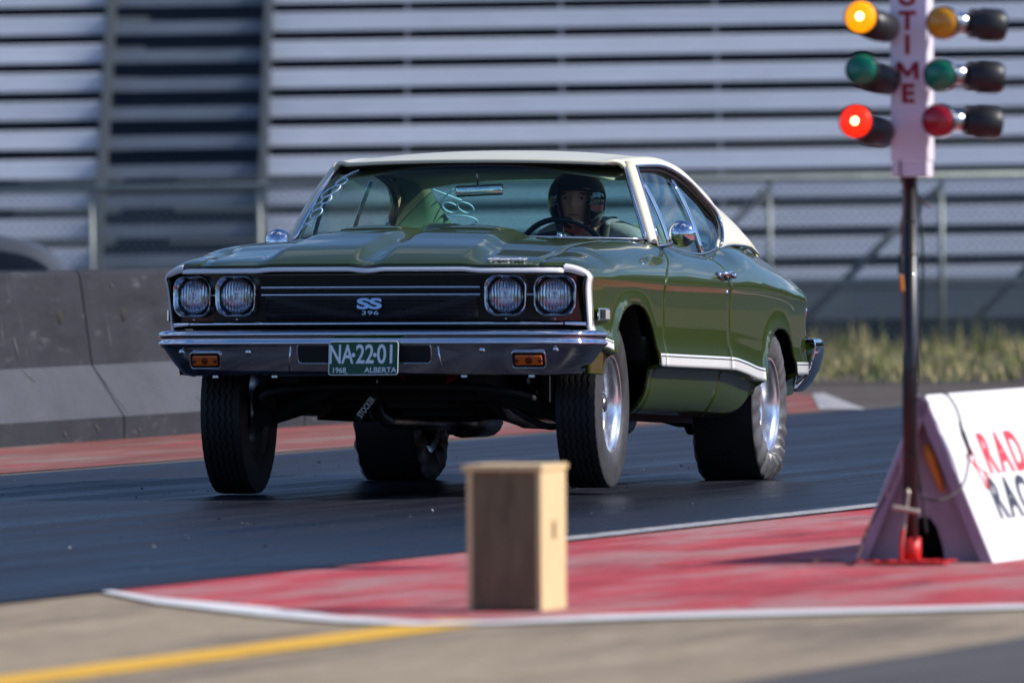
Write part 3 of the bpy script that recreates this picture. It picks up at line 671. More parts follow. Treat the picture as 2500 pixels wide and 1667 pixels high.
hbar('lower_trim', .617, -.80, .80, .0078, 'chrome', back=.03)
for s_ in (1, -1): hbar('lower_trim_end', .617, s_*.806, s_*.885, .010, 'chrome', back=.035)
# egg crate bars as real thin slats across the grille
mb = MB()
for k in range(7):
    z = .644+.0145*k
    mb.tube([(fx_(y, z, .044), y, z) for y in lin(-.45, .45, 9)], .0012, 5)
for k in range(57):
    y = -.448+.016*k; mb.tube([(fx_(y, .636, .0445), y, .636), (fx_(y, .735, .0445), y, .735)], .0009, 4)
mat('grille_slat', (.03, .032, .036), .35, .5)
mb.build('grille_slats', 'grille_slat', car)
# headlamps
def rrect(w, h, r, n=6, taper=0):
    pts = []
    for (cx_, cy_, a0) in ((w/2-r, h/2-r, 0), (-w/2+r, h/2-r, pi/2), (-w/2+r, -h/2+r, pi), (w/2-r, -h/2+r, 3*pi/2)):
        for k in range(n+1): a = a0+pi/2*k/n; pts.append((cx_+r*cos(a), cy_+r*sin(a)))
    return [(x*(1+taper*y/h), y) for x, y in pts]
def headlamp(yc, zc):
    r = empty('headlight', None, None); r.parent = car
    x0 = fx_(yc, zc, 0)
    # slight yaw with the nose plan
    yawl = -(fx_(yc+.05, zc, 0)-fx_(yc-.05, zc, 0))/.1
    R_ = Matrix.Rotation(math.atan(yawl)*.5, 3, 'Z')
    def Lp(a, b, d): p_ = R_ @ Vector((d, a, b)); return (x0-.02+p_.x, yc+p_.y, zc+p_.z)
    n = 7; o1 = rrect(.178, .174, .054, n, .05); 
    def ring(sc, d, circ=0, rad=.073):
        res = []
        for (a, b) in o1:
            ang = atan2(b, a); ca, cb = rad*cos(ang), rad*sin(ang)
            res.append(Lp(a*sc*(1-circ)+ca*circ, b*sc*(1-circ)+cb*circ, d))
        return res
    rings = [ring(1.0, -.030), ring(1.0, .004), ring(.985, .012), ring(.955, .015), ring(.925, .012), ring(.90, .004), ring(.90, -.004, .35), ring(.9, -.014, .75), ring(.9, -.022, 1.0, .0735)]
    rings = [q+[q[0]] for q in rings]
    mb = MB(); mb.grid(rings); o = mb.build('bezel', 'chrome', r); autosmooth(o, 60); facing(o, (1, 0, 0))
    mb = MB(); M = Matrix.Identity(3); 
    pr = [(.0745, -.022), (.0745, -.010), (.0725, -.007), (.0700, -.010), (.070, -.02)]
    V = []
    mbb = MB(); mbb.lathe([(a, b) for a, b in pr], 40, (0, 0, 0), 'x'); mbb.v = [Lp(v[1], v[2], v[0]) for v in mbb.v]; mbb.build('retaining_ring', 'black_trim', r)
    mbb = MB(); mbb.lathe([(.0700, -.018), (.062, -.030), (.045, -.045), (.025, -.055), (.004, -.058)], 40, (0, 0, 0), 'x'); mbb.v = [Lp(v[1], v[2], v[0]) for v in mbb.v]; o = mbb.build('reflector', 'chrome', r)
    mbb = MB(); mbb.lathe([(.0, .0), (.02, -.0008), (.04, -.0035), (.055, -.007), (.0700, -.013)], 40, (0, 0, 0), 'x'); nn = len(mbb.v); mbb.v = [Lp(v[1], v[2], v[0]) for v in mbb.v]; o = mbb.build('lens', 'lamp_glass', r); facing(o, (1, 0, 0)); solid(o, .003, -1)
    mbb = MB(); mbb.lathe([(0, -.03), (.008, -.032), (.012, -.05)], 16, (0, 0, 0), 'x'); mbb.v = [Lp(v[1], v[2], v[0]) for v in mbb.v]; mbb.build('bulb', 'chrome_soft', r)
    mbb = MB(); mbb.lathe([(0, .004), (.004, .003), (.005, 0)], 10, (0, 0, 0), 'x'); mbb.v = [Lp(v[1], v[2]-.096, v[0]-.008) for v in mbb.v]; mbb.build('screw', 'chrome', r)
    return r
for yc in (-.775, -.575, .577, .773): headlamp(yc, .733)
# badges
def faceM(y, z, back=.03):
    n = Vector((1, 0, .16)).normalized(); xax = Vector((0, 1, 0)); yax = n.cross(xax); return frameM((fx_(y, z, back), y, z), xax, yax, n)
text('grille_badge', 'SS', .060, faceM(0, .697, .030), 'chrome', car, .004, .0024, 1.95, .97)
text('grille_badge', '396', .024, faceM(0, .661, .036), 'chrome_soft', car, .002, .0003, 2.0, 1.08)
# script on the hood edge
hs = Vector(warp(3.66, .56, hoodz(3.66, .56))); ha = Vector(warp(3.69, .56, hoodz(3.69, .56))); xa = Vector((-.10, 1, 0)).normalized(); ya = (Vector(warp(3.62, .56, hoodz(3.62, .56)))-hs).normalized(); za = xa.cross(ya)
text('hood_script', 'Chevrolet', .052, frameM(hs+za*.004+Vector((0, .013, .002)), xa, ya, za), 'script_silver', hood, .003, .0014, .78, .95, .45)
# corner side lamp louvres at the fascia end (driver side visible)
for s_ in (1, -1):
    mb = MB()
    for k in range(8): 
        z = .636+.0135*k; y = s_*(.862-.0*k); mb.box((fx_(.9, z, .048), y, z), (.012, .028, .004))
    mb.build('corner_louvre', 'chrome_soft', car, smooth=False)
    mb = MB(); mb.tube([(fx_(.9, .735, .04), s_*.868, .737), (fx_(.905, .70, .040), s_*.874, .715), (fx_(.91, .65, .040), s_*.882, .65), (fx_(.91, .62, .040), s_*.885, .622)], .004, 8); mb.build('corner_trim', 'chrome', car)
# --- front bumper
BP = pchip([0, .5, .75, .86, .92, .945, .955], [0, .018, .055, .10, .17, .26, .36])
def bump_x(y): return 3.775-BP(abs(y))
prof_b = [(-.085, .588), (-.04, .591), (-.015, .588), (-.004, .581), (0, .573), (-.002, .566), (-.010, .560), (-.013, .553), (-.010, .547), (-.002, .543), (.001, .537), (-.001, .530), (-.008, .524), (-.014, .515), (-.018, .49), (-.026, .46), (-.038, .43), (-.050, .412), (-.058, .406), (-.075, .402)]
def bpt(y, k):
    dx, z = prof_b[k]; ys_ = y*(1-.075*min(1, max(0, .535-z)/.13)*sstep(.55, .95, abs(y))) if True else y
    ay = abs(y); tx = bump_x(y); 
    # outward direction turns sideways near the ends
    dyy = (BP(ay+.004)-BP(max(ay-.004, 0)))/.008 if ay < .95 else 14; nrm = sqrt(1+dyy*dyy); nx, nyv = 1/nrm, dyy/nrm*(1 if y >= 0 else -1)
    return (tx+dx*nx, ys_+dx*nyv*.9, z)
tpar = [math.copysign(1, t)*(.955*(1-(1-abs(t))**1.8)) for t in lin(-1, 1, 121)]
mb = MB(); mb.grid([[bpt(y, k) for k in range(len(prof_b))] for y in tpar]); fb = mb.build('front_bumper', 'chrome_dark', car); facing(fb, (1, 0, 0)); solid(fb, .004, -1); fb.data.materials[0] = MAT['chrome']
def bface(y, z, out=.002):
    ks = [(q[1], q[0]) for q in prof_b if q[1] < .53]; zz = sorted(ks); dx = np.interp(z, [a for a, b in zz], [b for a, b in zz]); return Vector((bump_x(y)+dx+out, y, z))
def bframe(y, z, out): 
    a = bface(y-.02, z, out); b = bface(y+.02, z, out); xa = (b-a).normalized(); ua = (bface(y, z+.02, out)-bface(y, z-.02, out)).normalized(); na = xa.cross(ua); return frameM(bface(y, z, out), xa, ua, na)
def plate_mesh(pts, d, M, m, name, par, curved=None):
    mb = MB(); n = len(pts); V = [M @ Vector((x, y, 0)) for x, y in pts]+[M @ Vector((x, y, d)) for x, y in pts]
    mb.add(V, [tuple(range(n))[::-1], tuple(range(n, 2*n))]+[(i, (i+1) % n, n+(i+1) % n, n+i) for i in range(n)]); return mb.build(name, m, par, smooth=False)
def rim_mesh(pts, w, d, M, m, name, par):
    mb = MB(); mb.tube([M @ Vector((x, y, d)) for x, y in pts], w, 8, closed=True); return mb.build(name, m, par)
for yc in (.69, -.69):
    M = bframe(yc, .466, .001); plate_mesh(rrect(.136, .066, .012), .004, M, 'black_trim', 'lamp_recess', fb)
    r = rim_mesh(rrect(.138, .068, .013), .003, .003, M, 'chrome', 'lamp_rim', fb)
    tl = empty('turn_signal', None, None); tl.parent = car
    o = plate_mesh([(x, y) for x, y in rrect(.112, .042, .006)], .012, M, 'amber', 'lens', tl); bevel(o, .004)
    for q in (-1, 1):
        mb = MB(); mb.lathe([(0, .014), (.008, .014), (.010, .010)], 12, (0, 0, 0), 'z'); mb.v = [tuple(M @ (Vector(v)+Vector((q*.048, 0, 0)))) for v in mb.v]; mb.build('screw', 'amber_dark', tl)
    mb = MB(); mb.lathe([(0, .0128), (.014, .0126), (.016, .0118)], 20, (0, 0, 0), 'z'); mb.v = [tuple(M @ Vector(v)) for v in mb.v]; mb.build('lens_boss', 'amber_dark', tl)
for yc, w in ((-.205, .16), (.205, .16)):
    M = bframe(yc, .492, .0015); o = plate_mesh(rrect(w, .080, .018), .002, M, 'grille_black', 'bumper_slot', fb); rim_mesh(rrect(w, .082, .018), .0028, .001, M, 'chrome', 'slot_rim', fb)
for yc, z in ((-.80, .500), (-.50, .497), (.50, .503), (.80, .506)):
    M = bframe(yc, z, .0); mb = MB(); mb.lathe([(0, .007), (.006, .0065), (.0115, .003), (.0125, 0)], 18, (0, 0, 0), 'z'); mb.v = [tuple(M @ Vector(v)) for v in mb.v]; mb.build('bumper_bolt', 'chrome', fb)
for yc in (-.315, .315):
    mb = MB(); mb.tube([bface(yc, .52, .002), bface(yc*1.02, .46, .002), bface(yc*1.05, .41, .002)], [.002, .004, .002], 6); mb.build('bumper_crease', 'chrome', fb)
for yc in (-.66, -.40, .41, .69):
    mb = MB(); mb.box(bface(yc, .405, -.02)+Vector((0, 0, -.006)), (.02, .024, .010)); mb.build('bumper_clip', 'chrome_soft', fb, smooth=False)
# licence plate
PX = 3.792
LM = frameM((PX, .008, .4715), (0.02, .999, .004), (-.10, 0, .995), Vector((.02*0+1, 0, .10)).normalized())
plate = plate_mesh(rrect(.300, .142, .012), .003, LM, 'plate_green', 'license_plate', car)
rim_mesh(rrect(.296, .138, .011), .0016, .0035, LM, 'plate_white', 'plate_border', plate)
def pt(s_, size, x, y, sx=1, name='plate_lettering', off=.001): return text(name, s_, size, LM @ Matrix.Translation((x, y, .0038)), 'plate_white', plate, .0008, off, sx)
pt('NA', .110, -.097, .013, .66, off=.0018); pt('22', .110, .006, .013, .72, off=.0018); pt('01', .110, .098, .013, .74, off=.0018)
pt('.', .098, -.043, .026+.012, .9, off=.003); pt('.', .098, .049, .026+.012, .9, off=.003)
pt('1968', .031, -.104, -.050, 1.0, off=.0003); pt('ALBERTA', .031, .074, -.050, 1.08, off=.0003)
for x in (-.072, .10):
    mb = MB(); mb.lathe([(0, .006), (.004, .005), (.005, .002)], 10, (0, 0, 0), 'z'); mb.v = [tuple(LM @ (Vector(v)+Vector((x, -.064, 0)))) for v in mb.v]; mb.build('plate_bolt', 'chrome_soft', plate)
# valance behind / below the bumper and gravel pan
mb = MB(); mb.grid([[(warp(3.62, y, .6)[0]-.02, y, .60), (warp(3.62, y, .5)[0]-.03, y, .5), (warp(3.6, y, .45)[0]-.06, y, .43), (3.3, y, .42)] for y in lin(-.80, .80, 30)]); o = mb.build('front_valance', 'under', car); solid(o, .008, -1)

# --- roof
zr = pchip([1.88, 1.75, 1.5, 1.15, .8, .4, .3], [1.352, 1.377, 1.399, 1.410, 1.400, 1.350, 1.327])
C1 = [(1.80, .640, 1.318), (1.45, .652, 1.336), (1.12, .658, 1.338), (.77, .67, 1.290), (.58, .695, 1.225), (.47, .725, 1.165), (.47, .75, 1.10), (.56, .775, 1.04), (.68, .79, 1.002), (.45, .775, 1.018), (.2, .755, 1.026), (-.2, .722, 1.026), (-.6, .668, 1.002)]
C2 = [(1.86, .560, 1.341), (1.50, .578, 1.368), (1.15, .590, 1.376), (.80, .595, 1.362), (.55, .600, 1.325), (.30, .604, 1.274), (.08, .608, 1.228), (-.06, .612, 1.198), (-.16, .618, 1.176), (-.27, .624, 1.150), (-.38, .634, 1.118), (-.50, .646, 1.072), (-.62, .664, 1.002)]
NS = 6; c1 = catmull(C1, NS); c2 = catmull(C2, NS)
KT = 4*NS+2    # last sample that still belongs to the roof top
mb = MB(); P = []
for i, (a, b) in enumerate(zip(c1, c2)):
    row = []
    for k in range(9):
        t = k/8; p_ = b.lerp(a, t); bulge = .030*math.sin(pi*t)**.9*(1-.5*i/len(c1)); d = Vector((0, .6, .8)) if i < KT else Vector((-.1, .9, .4)); p_ = p_+d.normalized()*bulge*(.7 if i < KT else .75); row.append(p_)
    P.append(row)
mb.grid(P); sail = mb
top = []
for i in range(KT+1):
    b = c2[i]; x = b.x; row = []
    xc = x+(.045*(1-i/8) if i < 8 else 0)
    for k in range(13):
        t = k/12; y = b.y*t; z = zr(xc)+(b.z-zr(xc))*t**2.3; row.append((xc+(x-xc)*t**2, y, z))
    top.append(row)
mbt = MB(); mbt.grid(top); mbt.grid([[(x, -y*(1+.10*sstep(.7, -.1, x)), z) for x, y, z in r] for r in top], flip=True); mbt.grid(P); SK = lambda x: 1+.10*sstep(.7, -.1, x)
mbt.grid([[(q[0], -q[1]*SK(q[0]), q[2]) for q in r] for r in P], flip=True)
roof = mbt.build('roof', 'roof_cream', car)
bm = bmesh.new(); bm.from_mesh(roof.data); bmesh.ops.remove_doubles(bm, verts=bm.verts, dist=.0006); bmesh.ops.recalc_face_normals(bm, faces=bm.faces); bm.to_mesh(roof.data); bm.free(); facing(roof, (0, 0, 1)); solid(roof, .016, -1)
for p_ in roof.data.polygons: p_.use_smooth = True
# headliner and inner pillars
mb = MB(); P = []
for i in range(KT+1):
    b = c2[i]; P.append([(b.x-.02, y, zr(b.x)-.045-(.05)*(abs(y)/.6)**2.5) for y in lin(-.60, .60, 17)])
mb.grid(P); o = mb.build('headliner', 'headliner', car); solid(o, .006, 0)
for s_ in (1, -1):
    mb = MB(); P = []
    for i in range(KT-10, len(c1)):
        a, b = c1[i], c2[i]; P.append([((b.x*(1-t)+a.x*t)+.02*0, s_*((b.y*(1-t)+a.y*t)*(SK(b.x) if s_ < 0 else 1)-.045), (b.z*(1-t)+a.z*t)-.015) for t in lin(0, 1, 5)])
    mb.grid(P); o = mb.build('pillar_trim', 'trim_green', car); solid(o, .004, 0)
# windshield
def ws(s_, t):
    """s -1..1 across, t 0 bottom .. 1 top"""
    yb, yt = .775*s_, .628*s_
    xb = 2.30-.33*abs(s_)**2.3; xt = 1.885-.125*abs(s_)**2.3
    zb = 1.002+.006*(1-s_*s_); zt = 1.344-.016*abs(s_)**2.2
    x = xb+(xt-xb)*t-.0; bow = .022*math.sin(pi*t); return Vector((x+bow*.6, yb+(yt-yb)*t, zb+(zt-zb)*t+bow*.7))
mb = MB(); mb.grid([[ws(s_, t) for t in lin(0, 1, 14)] for s_ in lin(-1, 1, 33)]); wsh = mb.build('windshield', 'windshield_glass', car); facing(wsh, (1, 0, .5))
edge = [ws(s_, 1) for s_ in lin(-1, 1, 25)]
mb = MB(); mb.tube([p_+Vector((.006, 0, .0)) for p_ in edge], .0085, 8, flat=1.3); mb.build('header_trim', 'chrome', wsh)
for s_ in (1, -1):
    mb = MB(); mb.tube([ws(s_, t)+Vector((.005, -s_*.002, 0)) for t in lin(0, 1, 14)], .0115, 8, flat=.8); mb.build('side_trim', 'chrome', wsh)
mb = MB(); mb.tube([ws(s_, .0)+Vector((.006, 0, .003)) for s_ in lin(-1, 1, 33)], .006, 8); mb.build('lower_trim', 'chrome_soft', wsh)
# A pillars (cream) with the drip rail outside
for s_ in (1, -1):
    mb = MB(); P = []
    for t in lin(-.06, 1.03, 14):
        q = ws(1, min(1, max(0, t))); q = q+(ws(1, 1)-ws(1, 0)).normalized()*((t if t < 0 else (t-1 if t > 1 else 0))*.4)
        P.append([(q.x+.004, s_*(q.y+.004), q.z+.004), (q.x-.006, s_*(q.y+.020), q.z+.006), (q.x-.026, s_*(q.y+.034), q.z+.004), (q.x-.055, s_*(q.y+.034), q.z-.004), (q.x-.06, s_*(q.y+.0), q.z-.02)])
    mb.grid(P); o = mb.build('windshield_pillar', 'roof_cream', car); solid(o, .006, 0)
    # drip rail: up the pillar, over the windows, down to the belt
    dr = [ws(1, t)+Vector((-.062, .036, 0)) for t in lin(0, .97, 8)]+[Vector((p_.x-.0, p_.y+.006, p_.z-.002)) for p_ in c1[3:8*NS-1:2]]
    mb = MB(); mb.tube([(p_.x, s_*p_.y, p_.z) for p_ in dr], .0075, 8); mb.build('drip_rail', 'chrome', roof)
    # black rubber channel inside the rail
    mb = MB(); mb.tube([(p_.x+.0, s_*(p_.y-.020), p_.z-.016) for p_ in dr[7:]], .012, 8); mb.build('window_seal', 'black_trim', roof)
    # side glass
    gx = [dr[k] for k in range(len(dr))]
    def belt(x): return (x, .788, zf(x)+.004)
    topc = [Vector((p_.x, p_.y-.022, p_.z-.016)) for p_ in dr]
    mb = MB(); P = []
    for p_ in topc:
        xb_ = min(max(p_.x, .70), 1.84); b = Vector((max(xb_, .70), .790, zf(max(xb_, .72))-.01)); P.append([tuple(Vector((q.x, s_*q.y, q.z))) for q in [b.lerp(p_, t)+Vector((0, .012*math.sin(pi*t), 0)) for t in lin(0, 1, 8)]])
    mb.grid(P); o = mb.build('side_window', 'side_glass', car)
    def sg(x, t):   # point on the side glass plane
        zb_ = zf(x)-.0; yb_ = .790; zt_, yt_ = 1.335, .645; return Vector((x, yb_+(yt_-yb_)*t+.012*math.sin(pi*t), zb_+(zt_-zb_)*t))
    def strip(a, b, w, m, nm, par):
        mb = MB(); P = []
        for t in lin(0, 1, 8):
            q = a.lerp(b, t)+Vector((0, .012*math.sin(pi*t)+.004, 0)); P.append([(q.x-w/2, s_*q.y, q.z), (q.x-w/4, s_*(q.y+.005), q.z), (q.x+w/4, s_*(q.y+.005), q.z), (q.x+w/2, s_*q.y, q.z)])
        mb.grid(P); o_ = mb.build(nm, m, par); solid(o_, .006, 0); return o_
    strip(sg(1.04, .82) if False else Vector((1.045, .665, 1.285)), Vector((.975, .786, .962)), .05, 'chrome', 'window_divider', o)
    strip(Vector((1.66, .672, 1.275)), Vector((1.60, .788, .975)), .05, 'chrome', 'vent_divider', o)
    mb = MB(); mb.tube([(x, s_*(.796 if x < 1.9 else .79), zf(x)+.004) for x in lin(.72, 1.93, 16)], .006, 8, flat=.8); mb.build('belt_trim', 'chrome_soft', o)
# chrome moulding where the roof meets the quarter
for s_ in (1, -1):
    mb = MB(); mb.tube([(p_.x, s_*(p_.y+.008), p_.z-.002) for p_ in c1[8*NS:]], .0045, 8); mb.build('roof_moulding', 'chrome', roof)
    # quarter top shelf (green) between sail and the shoulder
    mb = MB(); P = []
    for x in lin(-1.18, .74, 34):
        yt = ytop(x); zz = zf(x); P.append([warp(x, s_*(yt+.003), zz-.002), warp(x, s_*(yt-.03), zz-.001), warp(x, s_*(yt-.08), zz-.004)])
    mb.grid(P); o = mb.build('quarter_top', 'paint', quart_l if s_ > 0 else quart_r); facing(o, (0, 0, 1)); solid(o, .01, -1)
    # inner door skins
    mb = MB(); mb.grid([[(x, s_*.80, .30), (x, s_*.785, .60), (x, s_*.765, zf(x)-.015), (x, s_*.785, zf(x)-.003)] for x in lin(.72, 2.0, 16)]); o = mb.build('door_trim', 'trim_green', car); solid(o, .01, 0)
# rear window, deck, rear panel
mb = MB(); P = []
for s_ in lin(-1, 1, 21):
    P.append([Vector((.33-.03*abs(s_)**2, (.575 if s_ > 0 else .615)*s_, 1.318-.030*s_*s_)).lerp(Vector((-.60-.0*abs(s_), (.62 if s_ > 0 else .69)*s_, 1.03)), t)+Vector((-.02, 0, .02))*math.sin(pi*t)*(1-s_*s_*.6) for t in lin(0, 1, 10)])
mb.grid(P); bw = mb.build('rear_window', 'back_glass', car); facing(bw, (-1, 0, 1))
mb = MB(); mb.tube([P[i][0] for i in range(21)]+[P[20][j] for j in range(1, 10)]+[P[i][9] for i in range(19, -1, -1)]+[P[0][j] for j in range(8, 0, -1)], .008, 6, closed=True); mb.build('rear_window_trim', 'chrome', bw)
mb = MB(); Pd = []
for x in lin(-.60, -1.235, 14): Pd.append([warp(x, y, zf(x)+.012*(1-(y/.6)**2)) for y in lin(-ytop(x), ytop(x), 21)])
mb.grid(Pd); o = mb.build('deck_lid', 'paint', car); facing(o, (0, 0, 1)); solid(o, .01, -1)
mb = MB(); P = []
sec = colside(-1.24)
for (y, z) in sec[::2]+[sec[-1]]: P.append([warp(-1.24, yy, z) for yy in lin(-y, y, 19)])
mb.grid(P); o = mb.build('rear_panel', 'paint', car); facing(o, (-1, 0, 0)); solid(o, .01, -1)
for s_ in (1, -1):
    mb = MB(); mb.tube([warp(-1.235, s_*(Yside(-1.235, z)+.002), z) for z in lin(.64, .775, 8)], .011, 8); mb.build('taillight_bezel', 'chrome', car)
    mb = MB(); mb.box((-1.25, s_*.60, .70), (.02, .28, .10)); o = mb.build('taillight', 'strap_red', car, smooth=False); bevel(o, .01)
# rear bumper
mb = MB(); P = []
prr = [(-.03, .640), (-.004, .636), (.004, .620), (.006, .600), (0, .56), (-.016, .50), (-.045, .45), (-.075, .415), (-.09, .405)]
path = [(-.90, .862), (-1.0, .862), (-1.10, .852), (-1.19, .838), (-1.26, .812), (-1.31, .76), (-1.335, .66), (-1.345, .4), (-1.35, 0)]
pp = catmull([(x, y, 0) for x, y in path], 5); pp = pp+[Vector((q.x, -q.y, 0)) for q in pp[-2::-1]]
for i, q in enumerate(pp):
    t = (pp[min(i+1, len(pp)-1)]-pp[max(i-1, 0)]).normalized(); n = Vector((t.y, -t.x, 0)); n = n if n.dot(Vector((q.x+.7, q.y, 0))) > 0 else -n
    k_ = min(1, i/8, (len(pp)-1-i)/8)*.85+.15
    row = []
    for d, z in prr:
        zz = .64-(.64-z)*(1 if True else k_); xs = (zz-.64)*-.55*(1-sstep(-1.0, -1.3, q.x))  # end cut leans forward as it drops
        row.append((q.x+n.x*d+ (0.10*(.64-zz)/.24)*(1-sstep(-1.15, -.95, -abs(q.x)) if False else 0), q.y+n.y*d, zz))
    P.append(row)
mb.grid(P); rb = mb.build('rear_bumper', 'chrome', car); facing(rb, (-1, 0, 0)); solid(rb, .004, -1)

# --- side marker, handle, mirrors, lock, aerial
def sidept(u, z, o_=.0): x, y, zz = warp(u, Yside(u, z)+o_, z); return Vector((x, y, zz))
for s_, fe, do in ((1, fen_l, door_l), (-1, fen_r, door_r)):
    c_ = sidept(3.50, .655, .006)
    # marker sits just ahead of the arch
    c_ = Vector((3.365, Yside(3.43, .658)+.006, .658))
    mk = MB(); mk.box((c_.x, s_*c_.y, c_.z), (.170, .012, .052)); o = mk.build('side_marker', 'chrome', fe, smooth=False); bevel(o, .004)
    mk = MB(); mk.box((c_.x-.042, s_*(c_.y+.004), c_.z), (.066, .012, .038)); o = mk.build('marker_lens', 'marker_glass', fe, smooth=False); bevel(o, .003)
    mk = MB(); mk.box((c_.x+.038, s_*(c_.y+.004), c_.z), (.068, .010, .036)); o = mk.build('marker_inset', 'grille_black', fe, smooth=False)
    # handle
    hp = sidept(1.23, .872); mb = MB()
    mb.tube([(1.33, s_*(hp.y+.012), .868), (1.32, s_*(hp.y+.034), .874), (1.25, s_*(hp.y+.038), .877), (1.17, s_*(hp.y+.034), .876), (1.16, s_*(hp.y+.010), .872)], [.009, .010, .011, .012, .010], 10, flat=.7)
    mb.lathe([(0, .048), (.012, .046), (.014, .03), (.014, .0)], 14, (1.165, s_*hp.y, .868), 'y' ) if s_ > 0 else None
    mb.box((1.17, s_*(hp.y+.008), .868), (.06, .022, .034)); mb.box((1.32, s_*(hp.y+.008), .866), (.036, .02, .026)); mb.build('door_handle', 'chrome', do)
    mb = MB(); q = sidept(1.19, .795); mb.lathe([(0, .008), (.008, .006), (.011, -.002)], 16, (1.19, 0, .795), 'y'); mb.v = [(v[0], s_*(v[1]+q.y), v[2]) for v in mb.v]; mb.build('door_lock', 'chrome', do)
    # round mirror on an arm
    mxx, myy, mzz = (1.96, .925, 1.028) if s_ > 0 else (1.96, .845, 1.000)
    Rm = Matrix.Rotation(radians(-6*s_), 3, 'Z')
    mb = MB(); pr = [(0, .030), (.020, .028), (.038, .020), (.050, .008), (.0555, -.006), (.0555, -.014), (.050, -.018), (0, -.018)]
    mb.lathe(pr, 36, (0, 0, 0), 'x'); mb.v = [tuple((Rm @ (Vector(v)*1.04))+Vector((mxx, s_*myy, mzz))) for v in mb.v]; o = mb.build('mirror', 'chrome', do); autosmooth(o, 50)
    mb = MB(); b0 = Vector((1.93, s_*.80, .966)); mb.tube([b0, b0+Vector((.015, s_*.03, .008)), Vector((mxx-.0, s_*(myy-.045), mzz-.045)), Vector((mxx-.012, s_*(myy-.02), mzz-.02))], [.013, .009, .008, .007], 10); mb.build('mirror_arm', 'chrome', do)
    mb = MB(); mb.lathe([(0, .014), (.018, .011), (.024, .0)], 16, (1.93, s_*.80, .960)); mb.build('mirror_base', 'chrome', do)

# --- interior
mb = MB(); P = [[(2.02-.0, y, .985+.0), (1.95, y, .997), (1.80, y, 1.000), (1.66, y, .990), (1.60, y, .965), (1.58, y, .90), (1.58, y, .6)] for y in lin(-.77, .77, 21)]; mb.grid(P); o = mb.build('dashboard', 'dash', car); solid(o, .008, -1)
mb = MB(); mb.tube([(1.80, .31, .995), (1.72, .31, 1.004), (1.62, .30, .995)], .045, 10, flat=2.2); mb.build('instrument_hood', 'dash', car)
def seat(x, y, w, z, h, nm, m='seat_green'):
    r = empty(nm, None, None); r.parent = car
    mb = MB(); mb.box((x+.22, y, z), (.50, w, .14)); o = mb.build('seat_cushion', m, r); bevel(o, .05, 4)
    mb = MB(); mb.box((x-.06, y, z+h/2), (.13, w, h), Matrix.Rotation(radians(-12), 3, 'Y')); o = mb.build('seat_back', m, r); bevel(o, .05, 4); return r
seat(.95, .33, .55, .55, .55, 'front_seat'); seat(.95, -.33, .55, .55, .50, 'front_seat'); seat(.12, 0, 1.2, .55, .50, 'rear_bench')
mb = MB(); mb.box((.62, -.45, 1.03), (.10, .20, .17), Matrix.Rotation(radians(-12), 3, 'Y')); o = mb.build('headrest', 'roof_cream', car); bevel(o, .06, 5)
mb = MB(); mb.grid([[(-.60, y, 1.02), (-.05, y, 1.0), (.02, y, .98), (.03, y, .6)] for y in lin(-.6, .6, 9)]); o = mb.build('parcel_shelf', 'dash', car); solid(o, .01, 0)
# interior mirror
mb = MB(); mb.box((1.775, -.005, 1.222), (.018, .205, .048), Matrix.Rotation(radians(3), 3, 'X') @ Matrix.Rotation(radians(8), 3, 'Z')); o = mb.build('interior_mirror', 'chrome', car); bevel(o, .012, 3)
mb = MB(); mb.tube([(1.80, -.012, 1.325), (1.785, -.010, 1.245)], .006, 8); mb.build('mirror_stem', 'chrome', o)
# steering wheel
swc = Vector((1.60, .325, .925)); ax = Vector((-.90, 0, .44)).normalized(); ua = ax.cross(Vector((0, 1, 0))).normalized(); 
mb = MB(); mb.tube([swc+Vector((0, 1, 0))*.195*cos(2*pi*k/40)+ua*.195*sin(2*pi*k/40) for k in range(40)], .0125, 10, closed=True); sw = mb.build('steering_wheel', 'dash', car)
mb = MB()
for a in (pi/2+.0, pi+.5, -.5): mb.bar(swc-ax*.03, swc+(Vector((0, 1, 0))*cos(a)-ua*sin(a)*1.0)*.19, .03, .008, ax)
mb.lathe([(0, .02), (.05, .012), (.055, -.02)], 20, (0, 0, 0), 'z'); mb.build('spokes', 'dash', sw)
# tidy: remove hub lathe offset
# cabin floor, firewall
mb = MB(); mb.box((.7, 0, .30), (2.9, 1.5, .03)); mb.box((2.08, 0, .62), (.03, 1.45, .66)); mb.build('cabin_floor', 'under', car, smooth=False)

